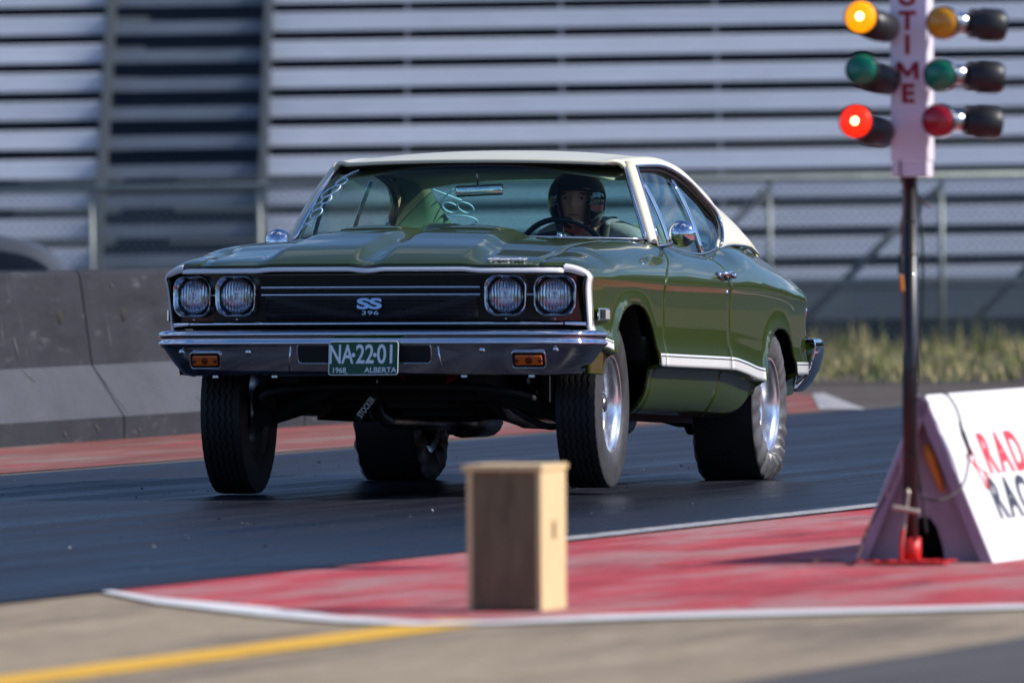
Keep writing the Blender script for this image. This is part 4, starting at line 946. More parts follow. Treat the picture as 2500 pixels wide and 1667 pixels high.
# --- shoe-polish numbers on the glass
def onws(a, b):     # a across metres at mid height, b up metres
    s_ = a/.70; t = b/.46; p_ = ws(s_, t); n = (ws(min(1, s_+.05), t)-ws(s_-.05, t)).cross(ws(s_, min(1, t+.05))-ws(s_, t-.05)).normalized()
    if n.x < 0: n = -n
    return p_+n*.004
def glyph(kind, c, r1, r2, rot, f):
    mbx = MB(); c = Vector((c[0], c[1], 0))
    def E_(cx_, cy_, a, b, n=22, s0=0, s1=2*pi): 
        out = []
        for k in range(n+1):
            th = s0+(s1-s0)*k/n; x, y = cx_+a*cos(th), cy_+b*sin(th); out.append(f(c.x+x*cos(rot)-y*sin(rot), c.y+x*sin(rot)+y*cos(rot)))
        return out
    def Ln(pts): return [f(c.x+x*cos(rot)-y*sin(rot), c.y+x*sin(rot)+y*cos(rot)) for x, y in pts]
    w = .0036
    if kind == '0': mbx.tube(E_(0, 0, r1, r2), w, 6)
    if kind == '8': mbx.tube(E_(-r1*.5, 0, r1*.5, r2), w, 6); mbx.tube(E_(r1*.5, 0, r1*.5, r2*1.05), w, 6)
    if kind == '6': mbx.tube(E_(-r1*.4, 0, r1*.55, r2), w, 6); mbx.tube(Ln([(-r1*.9, r2*.3), (-r1*.2, r2*1.2), (r1*.6, r2*1.3), (r1*1.4, r2*1.0)]), w, 6)
    if kind == 'x': mbx.tube(Ln([(-r1, -r2), (r1, r2)]), w, 6); mbx.tube(Ln([(-r1, r2), (r1, -r2)]), w, 6)
    return mbx
for kind, c, r1, r2, rot in (('6', (-.600, .350), .050, .024, .75), ('0', (-.640, .276), .048, .024, .85), ('8', (-.650, .205), .050, .020, 1.0), ('0', (-.650, .146), .030, .024, .9), ('x', (-.668, .088), .024, .020, .3)):
    glyph(kind, c, r1, r2, rot, onws).build('windshield_number', 'glass_write', wsh)
def onbw(a, b):
    t = 1-b/.8; return Vector((.33, a, 1.318)).lerp(Vector((-.60, a*1.05, 1.03)), t)+Vector((-.02, 0, .02))*math.sin(pi*t)+Vector((.01, 0, .006))
for kind, c, r1, r2 in (('x', (-.575, .565), .045, .070), ('8', (-.565, .41), .066, .058), ('0', (-.585, .27), .068, .050)):
    glyph(kind, c, r1, r2, 0, onbw).build('rear_window_number', 'glass_write', bw)

# --- wheels
def wheel(x, y, z, s_, R, w, rimr, steer=0, rear=False):
    """s_ = +1 outer face looks +y"""
    rimw = w*.82
    mb = MB()
    yo = w/2-.012
    lipr = rimr+.014
    pr = [(lipr, yo), (lipr+.004, yo-.006), (lipr, yo-.012)]
    prof_ = [(lipr-.004, yo-.016), (lipr+.003, yo-.006), (lipr, yo+.001), (lipr-.008, yo), (lipr-.014, yo-.010), (rimr-.012, yo-.016), (rimr-.022, yo-.030), (rimr-.026, yo-.060 if not rear else yo-.07), (rimr-.045, yo-.066 if not rear else yo-.08), (rimr-.050, yo-.072 if not rear else yo-.10), (rimr-.060, yo-.078 if not rear else yo-.11)]
    mb.lathe(prof_, 64, (0, 0, 0), 'y')
    mb.lathe([(lipr-.004, -yo+.016), (lipr, -yo), (rimr-.015, -yo+.012), (rimr-.025, -yo+.04), (rimr-.03, yo-.09)], 64, (0, 0, 0), 'y')
    mt = Matrix.Rotation(radians(steer), 4, 'Z')
    def place(m_): m_.v = [tuple(mt @ Vector((a, s_*b, c_))+Vector((x, y, z))) for a, b, c_ in m_.v]; return m_
    yc = yo-.078 if not rear else yo-.11
    rim = place(mb).build('wheel', 'alloy', car); autosmooth(rim, 30)
    ce = MB(); ce.lathe([(rimr-.055, yc-.004), (rimr-.075, yc+.004), (.085, yc+.016), (.060, yc+.026), (.05, yc+.02), (.034, yc+.02), (.032, yc+.05), (.026, yc+.056), (0, yc+.056)], 48, (0, 0, 0), 'y')
    o = place(ce).build('wheel_centre', 'alloy_grey', rim); autosmooth(o, 30)
    sp_ = MB()
    for k in range(5):
        a = 2*pi*k/5+.3; d = Vector((cos(a), 0, sin(a))); sp_.bar(d*.05+Vector((0, yc+.022, 0)), d*(rimr-.05)+Vector((0, yc+.006, 0)), .05, .022, (0, 1, 0))
    o = place(sp_).build('spokes', 'alloy', rim, smooth=False); bevel(o, .006)
    nu = MB()
    for k in range(5):
        a = 2*pi*k/5+.93; nu.lathe([(0, yc+.045), (.007, yc+.043), (.009, yc+.02)], 8, (cos(a)*.058, 0, sin(a)*.058), 'y')
    place(nu).build('lug_nuts', 'chrome', rim)
    # tyre
    ty = MB(); n = 180; cols = []
    sw_ = w/2
    grooves = [] if rear else [-.62, -.31, 0, .31, .62]
    tw = .90*sw_
    prof_o = []   # (y, r, zig)
    side = [(lipr-.004, yo-.004), (lipr+.010, yo+.006), (rimr+.032, sw_*.985), (rimr+(R-rimr)*.45, sw_*1.02), (rimr+(R-rimr)*.70, sw_*.995), (R-.022, sw_*.955), (R-.010, sw_*.925)]
    for (r_, yy) in side: prof_o.append((yy, r_, 0))
    ts = [tw/sw_]
    if not rear:
        tread = []
        for g in reversed(grooves):
            c_ = g*tw; tread += [(c_+.0060, R, 1), (c_+.0042, R-.008, 1), (c_-.0042, R-.008, 1), (c_-.0060, R, 1)]
        prof_o += [(tw, R-.003, .4)]+tread+[(-tw, R-.003, .4)]
    else:
        prof_o += [(tw*f_, R-.0035*abs(f_)**3, 0) for f_ in (1.0, .9, .7, .45, .2, -.2, -.45, -.7, -.9, -1.0)]
    prof_o += [(-yy, r_, 0) for (r_, yy) in side[::-1]]
    P = []
    for k in range(n+1):
        th = 2*pi*k/n; zig = (abs(((k*.5) % 2)-1)*2-1)*.0038 if not rear else 0
        zig = (1 if (k//2) % 2 else -1)*.0034 if not rear else 0
        row = []
        for (yy, r_, zf_) in prof_o:
            rr_ = r_; y2 = yy+zig*zf_*(1 if abs(yy) < tw else .6)
            if rear:
                # tall soft sidewall wrinkles where it winds up under torque, and flattens on the track
                dn = max(0, cos(th+pi/2))   # 1 at the bottom
                sf = max(0, min(1, (r_-rimr)/(R-rimr))); wr = math.sin(pi*sf)*(.004+.012*dn**1.5)*math.sin(th*23+sf*4*s_+1.3*math.sin(th*5)) 
                wr += math.sin(pi*sf)*.010*dn**2*math.sin(th*9+2)
                if abs(yy) > sw_*.9: y2 = yy+math.copysign(1, yy)*wr+math.copysign(1, yy)*.012*dn**3*math.sin(pi*sf)
            px_, pz_ = rr_*cos(th), rr_*sin(th)
            if rear and pz_ < -(z-.0005): pz_ = -(z-.0005)
            row.append((px_, y2, pz_))
        P.append(row)
    ty.grid(P); ty.mi = []
    ncol = len(prof_o)-1
    for i in range(n):
        for j in range(ncol):
            sd_ = j < 6 or j >= ncol-6; ty.mi.append(1 if sd_ else 0)
    o = place(ty).build('tyre', None, rim, mats=['rubber', 'slick_side' if rear else 'sidewall'])
    bm = bmesh.new(); bm.from_mesh(o.data); bmesh.ops.recalc_face_normals(bm, faces=bm.faces); bm.to_mesh(o.data); bm.free(); autosmooth(o, 38)
    # valve stem
    vs = MB(); vs.tube([Vector((rimr-.02, yc+.03, 0))*1, Vector((rimr-.035, yc+.062, .0))], .004, 6); place(vs).build('valve', 'black_trim', rim)
    return rim
wheel(2.845, .752, .293, 1, .349, .185, .193, 1.5)
wheel(2.845, -.778, .268, -1, .349, .185, .193, 1.5)
wheel(0, .730, .328, 1, .342, .29, .193, 0, True)
wheel(0, -.800, .328, -1, .342, .29, .193, 0, True)

# --- underbody
und = empty('chassis', None, None); und.parent = car
def U(name, fn, m='under', smooth=False): mb = MB(); fn(mb); return mb.build(name, m, und, smooth)
for s_ in (1, -1):
    U('frame_rail', lambda b: [b.bar((3.45, s_*.40, .44), (2.4, s_*.42, .36), .08, .12), b.bar((2.4, s_*.42, .36), (2.0, s_*.62, .30), .08, .12), b.bar((2.0, s_*.62, .30), (.6, s_*.62, .30), .08, .12), b.bar((.6, s_*.62, .30), (.2, s_*.45, .48), .08, .12), b.bar((.2, s_*.45, .48), (-1.1, s_*.45, .46), .08, .12)])
    # wheel houses
    for c, a in ((2.865, .46), (0, .44)):
        def wh(b, c=c, a=a):
            P = []
            for k in range(17):
                th = pi*(.13+.74*k/16); P.append([(c+a*cos(th), s_*y, .30+.47*sin(th)) for y in (.50, .88 if c > 1 else .84)])
            b.grid(P)
            b.add([(c+a*cos(pi*(.13+.74*k/16)), s_*.50, .30+.47*sin(pi*(.13+.74*k/16))) for k in range(17)], [tuple(range(17))])
        o = U('wheel_house', wh)
    # lower control arms: drooping outwards to the wheels
    U('control_arm', lambda b: [b.bar((3.02, s_*.30, .36), (2.86, s_*.64, .235), .05, .05), b.bar((2.62, s_*.30, .36), (2.84, s_*.64, .235), .07, .05), b.box((2.86, s_*.66, .235), (.10, .08, .07)), b.box((2.84, s_*.47, .29), (.16, .16, .03))])
    U('shock', lambda b: b.tube([(2.85, s_*.50, .28), (2.85, s_*.44, .60)], .028, 12), 'chrome_soft' if s_ > 0 else 'under', True)
    def spring(b):
        pts = [Vector((2.85+.055*cos(t*2*pi*5), s_*(.49-.03*t)+.055*sin(t*2*pi*5), .30+.27*t)) for t in lin(0, 1, 120)]; b.tube(pts, .008, 6)
    U('coil_spring', spring, 'under', True)
    U('steering_knuckle', lambda b: [b.bar((2.85, s_*.62, .24), (2.84, s_*.63, .44), .05, .06), b.tube([(2.845, s_*.60, .30), (2.845, s_*.70, .30)], .075, 16), b.bar((2.70, s_*.60, .28), (2.74, s_*.18, .30), .022, .022)])
    U('header_pipe', lambda b: [b.tube([(2.75, s_*.26, .46), (2.60, s_*.27, .34), (2.45, s_*.28, .26), (2.2, s_*.30, .235)], .032, 12), b.tube([(2.2, s_*.30, .235), (1.3, s_*.32, .235), (.6, s_*.34, .25)], .034, 12)], 'steel_grimy', True)
    U('muffler', lambda b: b.tube([(.95, s_*.30, .25), (.90, s_*.30, .25), (.45, s_*.30, .26), (.42, s_*.30, .26)], [.03, .075, .075, .03], 14), 'steel_grimy', True)
    U('trailing_arm', lambda b: [b.bar((.10, s_*.50, .26), (.72, s_*.48, .30), .05, .06), b.bar((0, s_*.50, .24), (0, s_*.50, .40), .06, .08)])
    U('rear_brake', lambda b: b.tube([(0, s_*.50, .328), (0, s_*.58, .328)], .13, 20))
U('crossmember', lambda b: b.bar((2.85, -.42, .37), (2.85, .42, .37), .16, .12)); U('crossmember', lambda b: b.bar((3.40, -.40, .45), (3.40, .40, .45), .06, .08)); U('crossmember', lambda b: b.bar((1.75, -.6, .27), (1.75, .6, .27), .12, .05))
U('oil_pan', lambda b: [b.box((2.62, 0, .36), (.50, .26, .16)), b.box((2.50, 0, .30), (.26, .24, .10))])
U('engine_block', lambda b: [b.box((2.75, 0, .56), (.62, .46, .30))], 'engine_orange')
def eng(b):
    b.lathe([(0, .06), (.085, .055), (.09, 0), (.085, -.02)], 24, (3.10, .10, .43), 'x')
o = U('crank_pulley', eng, 'under', True)
def bal(b):
    P = []
    for k in range(15):
        a = pi+pi*k/14; P.append([(3.06, .10+.155*cos(a), .475+.115*sin(a)), (3.06, .10+.10*cos(a), .475+.070*sin(a))])
    b.grid(P)
U('front_cover', bal, 'engine_orange')
U('transmission', lambda b: b.tube([(2.3, 0, .40), (1.9, 0, .37), (1.55, 0, .36)], [.17, .14, .08], 16), 'under', True)
U('drive_shaft', lambda b: b.tube([(1.5, 0, .37), (.15, 0, .33)], .045, 14), 'steel_grimy', True)
U('rear_axle', lambda b: [b.tube([(0, -.6, .328), (0, .6, .328)], .045, 14), b.tube([(.15, 0, .328), (.05, 0, .328), (-.08, 0, .328), (-.16, 0, .328)], [.06, .14, .15, .08], 18)], 'under', True)
U('sway_bar', lambda b: b.tube(catmull([(3.0, .60, .28), (3.28, .55, .33), (3.33, .3, .36), (3.33, -.3, .36), (3.28, -.55, .33), (3.0, -.60, .28)], 6), .014, 10), 'under', True)
U('brake_hose', lambda b: b.tube(catmull([(2.95, .40, .30), (2.95, .50, .235), (2.93, .58, .20), (2.90, .64, .205)], 8), .014, 8), 'under', True)
U('radiator_support', lambda b: [b.box((3.42, 0, .66), (.04, 1.3, .42))])
U('steering_box', lambda b: b.tube([(3.08, .47, .46), (3.02, .47, .46)], [.045, .05], 12), 'steel_grimy', True)
U('gas_tank', lambda b: b.box((-.75, 0, .42), (.55, .9, .16)))
# travel limiter with lettering
a_ = Vector((3.12, -.190, .232)); b_ = Vector((3.10, -.124, .325)); xa = (b_-a_).normalized(); na = Vector((1, .12, 0)).normalized(); ya = na.cross(xa).normalized(); na = xa.cross(ya)
lm = MB(); lm.bar(a_-xa*.01-na*.004, b_+xa*.012-na*.004, .036, .006, na); lim = lm.build('limiter_plate', 'under', und, False)
text('limiter_lettering', 'STOCKER', .036, frameM((a_+b_)/2+na*.002, xa, ya, na), 'plate_white', und, .001, .0006, .62, 1.0)
lm = MB(); lm.tube([(3.10, -.118, .335), (3.10, -.108, .44)], .005, 6); lm.build('limiter_strap', 'chrome_soft', und)

# ================================================================== DRIVER
mat('lips', (.25, .07, .06), .5)
# (same frame as the car)
drv = empty('person', 'driver in black open-face helmet and grey shirt at the wheel of the green car', 'person'); drv.matrix_world = CM
def skin_mesh(name, verts, edges, rad, sub=2, root=0):
    me = bpy.data.meshes.new(name); me.from_pydata(verts, edges, []); o = bpy.data.objects.new(name, me); COL.objects.link(o)
    md = o.modifiers.new('skin', 'SKIN'); md.use_smooth_shade = True
    for i, r in enumerate(rad): sv = me.skin_vertices[0].data[i]; sv.radius = (r, r) if not isinstance(r, tuple) else r; sv.use_root = (i == root)
    sb = o.modifiers.new('sub', 'SUBSURF'); sb.levels = sub; sb.render_levels = sub
    dg = bpy.context.evaluated_depsgraph_get(); m2 = bpy.data.meshes.new_from_object(o.evaluated_get(dg)); bpy.data.objects.remove(o); return m2
HX, HY, HZ_ = 1.25, .295, 1.205
V = []; E = []; R = []
def jv(p, r, par=None):
    V.append(p); R.append(r); i = len(V)-1
    if par is not None: E.append((par, i))
    return i
pel = jv((1.02, .325, .66), .125); sp1 = jv((.99, .322, .80), .12, pel); sp2 = jv((1.00, .315, .95), .135, sp1); ch = jv((1.04, .305, 1.035), .10, sp2); nk = jv((1.12, .298, 1.085), .055, ch); nk2 = jv((1.19, .296, 1.125), .052, nk)
for s_ in (1, -1):
    cl_ = jv((1.06, .31+s_*.10, 1.045), .066, ch); sh = jv((1.07, .315+s_*.195, 1.020), .060, cl_)
    el = jv((1.20, .325+s_*.26, .82), .043, sh); wr = jv((1.46, .325+s_*.205, .89), .028, el); pm = jv((1.53, .325+s_*.198, .915), .030, wr)
    # fingers wrap the rim
    for k, (dz, L) in enumerate(((.028, .9), (.010, 1.0), (-.009, .95), (-.027, .78))):
        f1 = jv((1.572, .325+s_*.215, .905+dz+.0), .0095, pm); f2_ = jv((1.595, .325+s_*.222, .898+dz), .0088, f1); f3 = jv((1.603, .325+s_*.203, .893+dz), .008, f2_)
    t1 = jv((1.545, .325+s_*.172, .935), .011, pm); t2 = jv((1.58, .325+s_*.168, .945), .009, t1)
    hp = jv((1.05, .325+s_*.09, .66), .095, pel); kn = jv((1.48, .325+s_*.14, .72), .062, hp); an = jv((1.78, .325+s_*.12, .42), .040, kn); ft = jv((1.90, .325+s_*.12, .40), .035, an)
bm_ = skin_mesh('body_skin', V, E, R)
# head: an ellipsoid shaped with brow, sockets, nose, mouth and chin
nu_, nv_ = 48, 36; HV = []
for i in range(nv_+1):
    ph = pi*i/nv_
    for j in range(nu_):
        th = 2*pi*j/nu_; x, y, z = sin(ph)*cos(th), sin(ph)*sin(th), cos(ph)
        f = max(0, x); X = .098*x; Y = .077*y*(1-.18*max(0, -z)**1.5*f); Z = .118*z
        X += .010*f*max(0, -z-.4)*2                                      # chin forward
        g = lambda cy_, cz_, sy, sz: math.exp(-((y-cy_)/sy)**2-((z-cz_)/sz)**2)*f
        X += .026*g(0, -.12, .13, .17)+.012*g(0, .08, .11, .2)           # nose
        X -= .012*(g(.40, .10, .20, .12)+g(-.40, .10, .20, .12))         # eye sockets
        X += .006*(g(.4, .30, .3, .09)+g(-.4, .30, .3, .09))             # brow
        X += .007*(g(0, -.46, .26, .05)+g(0, -.57, .24, .05)) - .003*g(0, -.515, .28, .03)
        X += .006*g(0, -.82, .25, .15)
        X += .005*(g(.62, -.12, .2, .2)+g(-.62, -.12, .2, .2))           # cheekbones
        HV.append((X, Y, Z))
HF = [(i*nu_+j, (i+1)*nu_+j, (i+1)*nu_+(j+1) % nu_, i*nu_+(j+1) % nu_) for i in range(nv_) for j in range(nu_)]
RH = Matrix.Rotation(radians(4), 3, 'Z') @ Matrix.Rotation(radians(4), 3, 'Y')
def H(p): return tuple(RH @ Vector(p)+Vector((HX, HY, HZ_-.012)))
bm = bmesh.new(); bm.from_mesh(bm_)
hv = [bm.verts.new(H(p)) for p in HV]
for q in HF:
    try: bm.faces.new([hv[a] for a in q])
    except Exception: pass
# ears
bm.to_mesh(bm_); bm.free()
bo = bpy.data.objects.new('body', bm_); COL.objects.link(bo)
rm = bo.modifiers.new('r', 'REMESH'); rm.mode = 'VOXEL'; rm.voxel_size = .0055; rm.use_smooth_shade = True
sm_ = bo.modifiers.new('s', 'SMOOTH'); sm_.iterations = 2; sm_.factor = .4
dg = bpy.context.evaluated_depsgraph_get(); m2 = bpy.data.meshes.new_from_object(bo.evaluated_get(dg)); bpy.data.objects.remove(bo)
m2.materials.clear(); m2.materials.append(MAT['skin']); body = bpy.data.objects.new('body', m2); COL.objects.link(body); body.parent = drv
for p_ in m2.polygons: p_.use_smooth = True
# shirt
V = []; E = []; R = []
pel = jv((1.02, .325, .66), .140); sp1 = jv((.99, .322, .80), .137, pel); sp2 = jv((1.00, .315, .95), .150, sp1); ch = jv((1.04, .305, 1.035), .112, sp2); nk = jv((1.09, .300, 1.072), .072, ch)
for s_ in (1, -1):
    cl_ = jv((1.06, .31+s_*.10, 1.045), .082, ch); sh = jv((1.07, .315+s_*.195, 1.022), .078, cl_); el = jv((1.14, .32+s_*.24, .90), .066, sh)
sme = skin_mesh('shirt', V, E, R); sme.materials.append(MAT['shirt']); sh_o = bpy.data.objects.new('shirt', sme); COL.objects.link(sh_o); sh_o.parent = drv
for p_ in sme.polygons: p_.use_smooth = True
# trousers
V = []; E = []; R = []
pel = jv((1.02, .325, .66), .137)
for s_ in (1, -1):
    hp = jv((1.05, .325+s_*.09, .66), .108, pel); kn = jv((1.48, .325+s_*.14, .72), .075, hp); an = jv((1.76, .325+s_*.12, .44), .055, kn)
tme = skin_mesh('trousers', V, E, R); tme.materials.append(MAT['dash']); t_o = bpy.data.objects.new('trousers', tme); COL.objects.link(t_o); t_o.parent = drv
# eyes, brows
for s_ in (1, -1):
    mb = MB(); mb.lathe([(0, .010), (.008, .0085), (.0125, .003), (.011, -.005)], 14, (0, 0, 0), 'x'); mb.v = [H((v[0]+.072, v[1]+s_*.031, v[2]+.012)) for v in mb.v]; mb.build('eye', 'dash', drv)
    mb = MB(); mb.tube([H((.085, s_*.016, .030)), H((.086, s_*.032, .034)), H((.074, s_*.048, .029))], .003, 6); mb.build('eyebrow', 'hair', drv)
mb = MB(); mb.tube([H((.083, .024, -.060)), H((.092, .0, -.058)), H((.083, -.024, -.060))], [.002, .0042, .002], 8); mb.build('lips', 'lips', drv)
# helmet: shell with a face opening, padded edge, chin strap
mb = MB(); P = []
for i in range(41):
    ph = pi*.80*i/40; row = []
    for j in range(65):
        th = 2*pi*j/64; x, y, z = sin(ph)*cos(th), sin(ph)*sin(th), cos(ph)
        X = .140*x-.012; Y = .126*y; Z = .128*z if z > 0 else .155*z
        row.append((X, Y, Z))
    P.append(row)
Vv = [q for r_ in P for q in r_]; Ff = []
for i in range(40):
    for j in range(64):
        a = (i*65+j, i*65+j+1, (i+1)*65+j+1, (i+1)*65+j); c_ = sum((Vector(Vv[k]) for k in a), Vector())/4
        # opening in front: below the brow, between the cheeks
        if c_.x > 0 and abs(c_.y) < .076-.020*max(0, -c_.z/.13) and c_.z < .045 + .0: continue
        Ff.append(a)
mb.add([H((x, y, z+.005)) for x, y, z in Vv], Ff); he = mb.build('helmet', 'helmet', drv)
bm = bmesh.new(); bm.from_mesh(he.data); bmesh.ops.remove_doubles(bm, verts=bm.verts, dist=.0005); bmesh.ops.recalc_face_normals(bm, faces=bm.faces)
bm.to_mesh(he.data); bm.free(); solid(he, .022, -1)
for p_ in he.data.polygons: p_.use_smooth = True
mb = MB(); mb.tube([H(p) for p in ((.10, .078, .03), (.112, .055, .050), (.124, 0, .056), (.112, -.055, .050), (.10, -.078, .03))], .007, 8); mb.build('visor_edge', 'dash', he)
mb = MB(); mb.tube([H(p) for p in ((.03, .074, -.07), (.05, .055, -.115), (.06, 0, -.135), (.05, -.055, -.115), (.03, -.074, -.07))], .007, 8, flat=1.6); mb.build('chin_strap', 'strap_red', he)
# harness belt over the shoulder
mb = MB()
for s_ in (1, -1):
    P = [[(1.03+.01*0, .315+s_*(.085+w), 1.125), (1.13, .315+s_*(.08+w), 1.085), (1.165, .315+s_*(.07+w), .98), (1.15, .315+s_*(.04+w), .80)] for w in (-.022, .022)]
    mb.grid(P)
o = mb.build('harness', 'dash', car); solid(o, .006, 0)

# ================================================================== COUNTDOWN LIGHT TREE
def rp(px, py, Y):    # a point of the picture carried to its real distance
    a = (px-1250)/F; b = -(py-833.5)/F; d = fw+rt*a+up*b; t = Y/d.y; return Vector((0, 0, CAMH))+d*t
mat('tree_white', (.80, .72, .80), .45, noise=(5, .05, (1, 1, 1), 0))
mat('letter_red', (.34, .004, .022), .5)
mat('pole_black', (.010, .010, .012), .38, 0, coat=.3, noise=(30, .3, (1, 1, 1), 0))
mat('housing_black', (.018, .017, .018), .42, noise=(12, .3, (1, 1, 1), 0))
mat('lens_amber_lit', (.8, .28, .0), .3, emit=((1, .33, .0), 1.0)); mat('lens_red_lit', (.8, .02, .0), .3, emit=((1, .018, .004), 1.1))
mat('core_amber', (1, .8, .3), .3, emit=((1, .80, .25), 9)); mat('core_red', (1, .5, .2), .3, emit=((1, .62, .25), 8))
mat('lens_amber', (.62, .27, .0), .22, 0, coat=.5); mat('lens_green', (.0, .16, .085), .22, 0, coat=.5); mat('lens_red', (.40, .0, .012), .22, 0, coat=.5)
mat('red_collar', (.62, .02, .015), .45); mat('wire_brown', (.09, .03, .02), .6); mat('wire_black', (.012, .012, .012), .5); mat('connector_orange', (.65, .22, .02), .5); mat('bare_metal', (.42, .36, .30), .5, .4)
TY = 46.4; YB = radians(11)
tr_ = empty('countdown_tree', 'white drag strip countdown post with six round signal lamps on a black pole', 'signal', tuple(rp(2220, 1375, TY)-Vector((0, 0, .001))))
Mb = Matrix.Rotation(-YB, 3, 'Z')
c0 = rp(2218, 0, TY); base = Vector(tr_.location)
def T_(v): return Vector(v)-base
def lbox(mb, c, d): mb.box(T_(c), d, Mb)
zb = rp(2218, 393, TY).z; zt = 2.75
mb = MB(); fc = Vector((rp(2218, 0, TY).x+.012, TY+.065, (zb+zt)/2)); lbox(mb, fc, (.1275, .13, zt-zb)); o = mb.build('lamp_column', 'tree_white', tr_, smooth=False); bevel(o, .004)
mb = MB(); lbox(mb, (fc.x+.0, fc.y, zb-.028), (.120, .120, .052)); o = mb.build('column_cap', 'tree_white', tr_, smooth=False); bevel(o, .003)
mb = MB(); mb.tube([T_((1.347, TY+.06, zb-.05)), T_((1.340, TY+.04, .0))], .0262, 20); mb.build('pole', 'pole_black', tr_)
mb = MB(); mb.tube([T_((1.345, TY+.03, .0)), T_((1.345, TY+.03, .088))], .031, 20); mb.tube([T_((1.345, TY+.03, .0)), T_((1.345, TY+.03, .012))], .05, 20); mb.build('base_collar', 'red_collar', tr_)
mb = MB(); lbox(mb, (1.345, TY+.03, .006), (.24, .16, .010)); mb.build('base_plate', 'red_collar', tr_, smooth=False)
nrm = Mb @ Vector((0, -1, 0)); xa = Mb @ Vector((1, 0, 0))
for ch_, py in (('U', -6), ('T', 53), ('I', 112), ('M', 173), ('E', 231)):
    p_ = rp(2218, py, TY); cc = Vector((fc.x, fc.y, p_.z))+nrm*.0665+xa*(-.004)
    if ch_ == 'M':
        mb = MB(); Fm = frameM(T_(cc), xa, (0, 0, 1), nrm)
        for pa, pb, w_ in (((-.030, -.029), (-.030, .029), .017), ((.030, -.029), (.030, .029), .017), ((-.028, .026), (0, -.018), .014), ((.028, .026), (0, -.018), .014)): mb.bar(Fm @ Vector((*pa, .0005)), Fm @ Vector((*pb, .0005)), w_, .001, nrm)
        mb.v = [tuple(v) for v in mb.v]; mb.build('column_letter', 'letter_red', tr_, smooth=False); continue
    text('column_letter', ch_, .086, frameM(T_(cc), xa, (0, 0, 1), nrm), 'letter_red', tr_, .0005, .0036 if ch_ != 'M' else .0006, 1.05 if ch_ != 'M' else 1.3)
mb = MB()
lamps = [(2100, 41, 'amber', 1, 0), (2103, 169, 'green', 0, 0), (2088, 296, 'red', 1, 0), (2299, 56, 'amber', 0, 1), (2293, 183, 'green', 0, 1), (2289, 295, 'red', 0, 1)]
for px, py, colr, lit, right in lamps:
    p0 = T_(rp(px, py, TY-.16)); ax = Vector((.30 if right else .24, .93, -.10 if not right else -.02)).normalized(); u = ax.cross(Vector((0, 0, 1))).normalized(); w = u.cross(ax)
    Ml = Matrix((u, w, -ax)).transposed()
    hd = empty('signal_lamp', None, None); hd.parent = tr_
    def LB(prof_, m_, nm, n=36):
        b_ = MB(); b_.lathe(prof_, n); b_.v = [tuple(Ml @ Vector(v)+p0) for v in b_.v]; o_ = b_.build(nm, m_, hd); autosmooth(o_, 50); return o_
    LB([(0, .010), (.020, .0085), (.038, .004), (.050, -.003), (.0535, -.010)], ('lens_%s_lit' if lit else 'lens_%s') % colr, 'lens')
    if lit: LB([(0, .0125), (.009, .0118), (.0125, .0085), (.0125, .002)], 'core_%s' % colr, 'filament_glow')
    LB([(.0535, -.012), (.0565, -.004), (.0585, -.008), (.0585, -.030)], 'housing_black' if not right else 'chrome_soft', 'lens_rim')
    if right:
        LB([(.0585, -.028), (.052, -.040), (.040, -.050)], 'chrome_soft', 'lamp_back'); b_ = MB(); b_.tube([p0+Vector((.012, .03, 0)), p0+Vector((.06, .045, 0)), p0+Vector((.10, .056, -.002))], [.040, .036, .034], 24); b_.build('lamp_neck', 'chrome_soft', hd)
        e1 = p0+Vector((.098, .055, -.002)); e2 = p0+Vector((.200, .085, -.010)); dd = (e2-e1).normalized(); b_ = MB(); b_.tube([e1-dd*.004, e1, e1+dd*.034, e1+dd*.038, e2-dd*.006, e2+dd*.010, e2+dd*.017], [.030, .050, .050, .056, .056, .050, .030], 28); b_.build('lamp_housing', 'housing_black', hd)
        b_ = MB(); b_.tube([e1+Vector((0, .05, 0)), T_((fc.x+.06, fc.y, (p0+base).z))], .012, 8); b_.build('lamp_arm', 'bare_metal', hd)
    else:
        LB([(.0585, -.025), (.055, -.05), (.046, -.07)], 'housing_black', 'lamp_back')
        e1 = p0+ax*.05+Vector((.018, 0, -.018)); b_ = MB(); e2 = e1+Vector((.062, .10, -.014)); b_.tube([e1-Vector((.006, .01, 0)), e1, e1.lerp(e2, .5), e2, e2+Vector((.02, .03, -.003))], [.038, .050, .053, .050, .03], 24); b_.build('lamp_housing', 'housing_black', hd)
        b_ = MB(); b_.tube([e2, T_((fc.x-.06, fc.y, (p0+base).z))], .012, 8); b_.build('lamp_arm', 'bare_metal', hd)
def wire(nm, pts, r, m_, par=tr_, Y=TY+.0, n=6):
    b_ = MB(); b_.tube(catmull([T_(rp(a, b, Y+(c[0] if c else 0))) for a, b, *c in pts], n), r, 8); return b_.build(nm, m_, par)
wire('wire', [(2198, 392), (2199, 430), (2207, 470), (2204, 540), (2200, 620), (2202, 700)], .0032, 'wire_brown')
wire('wire', [(2200, 640), (2204, 720), (2205, 800), (2209, 860)], .003, 'wire_brown')
wire('connector', [(2199, 625), (2199, 668)], .009, 'wire_black'); wire('connector', [(2200, 672), (2203, 712)], .0065, 'connector_orange')
wire('cable', [(2234, 440), (2243, 510), (2252, 600), (2253, 700), (2249, 800), (2240, 900), (2236, 980)], .0042, 'wire_black')
wire('cable_tie', [(2236, 484), (2252, 492), (2274, 508)], .0028, 'wire_brown'); wire('cable_tie', [(2192, 468), (2215, 471)], .0022, 'wire_black')
for py in (540, 620, 900, 1110): wire('tape_band', [(2203, py), (2222, py+2), (2240, py)], .003, 'wire_black', Y=TY+.012)
wire('cable', [(2238, 960), (2236, 1080), (2245, 1160), (2256, 1250), (2262, 1300)], .0040, 'wire_black')
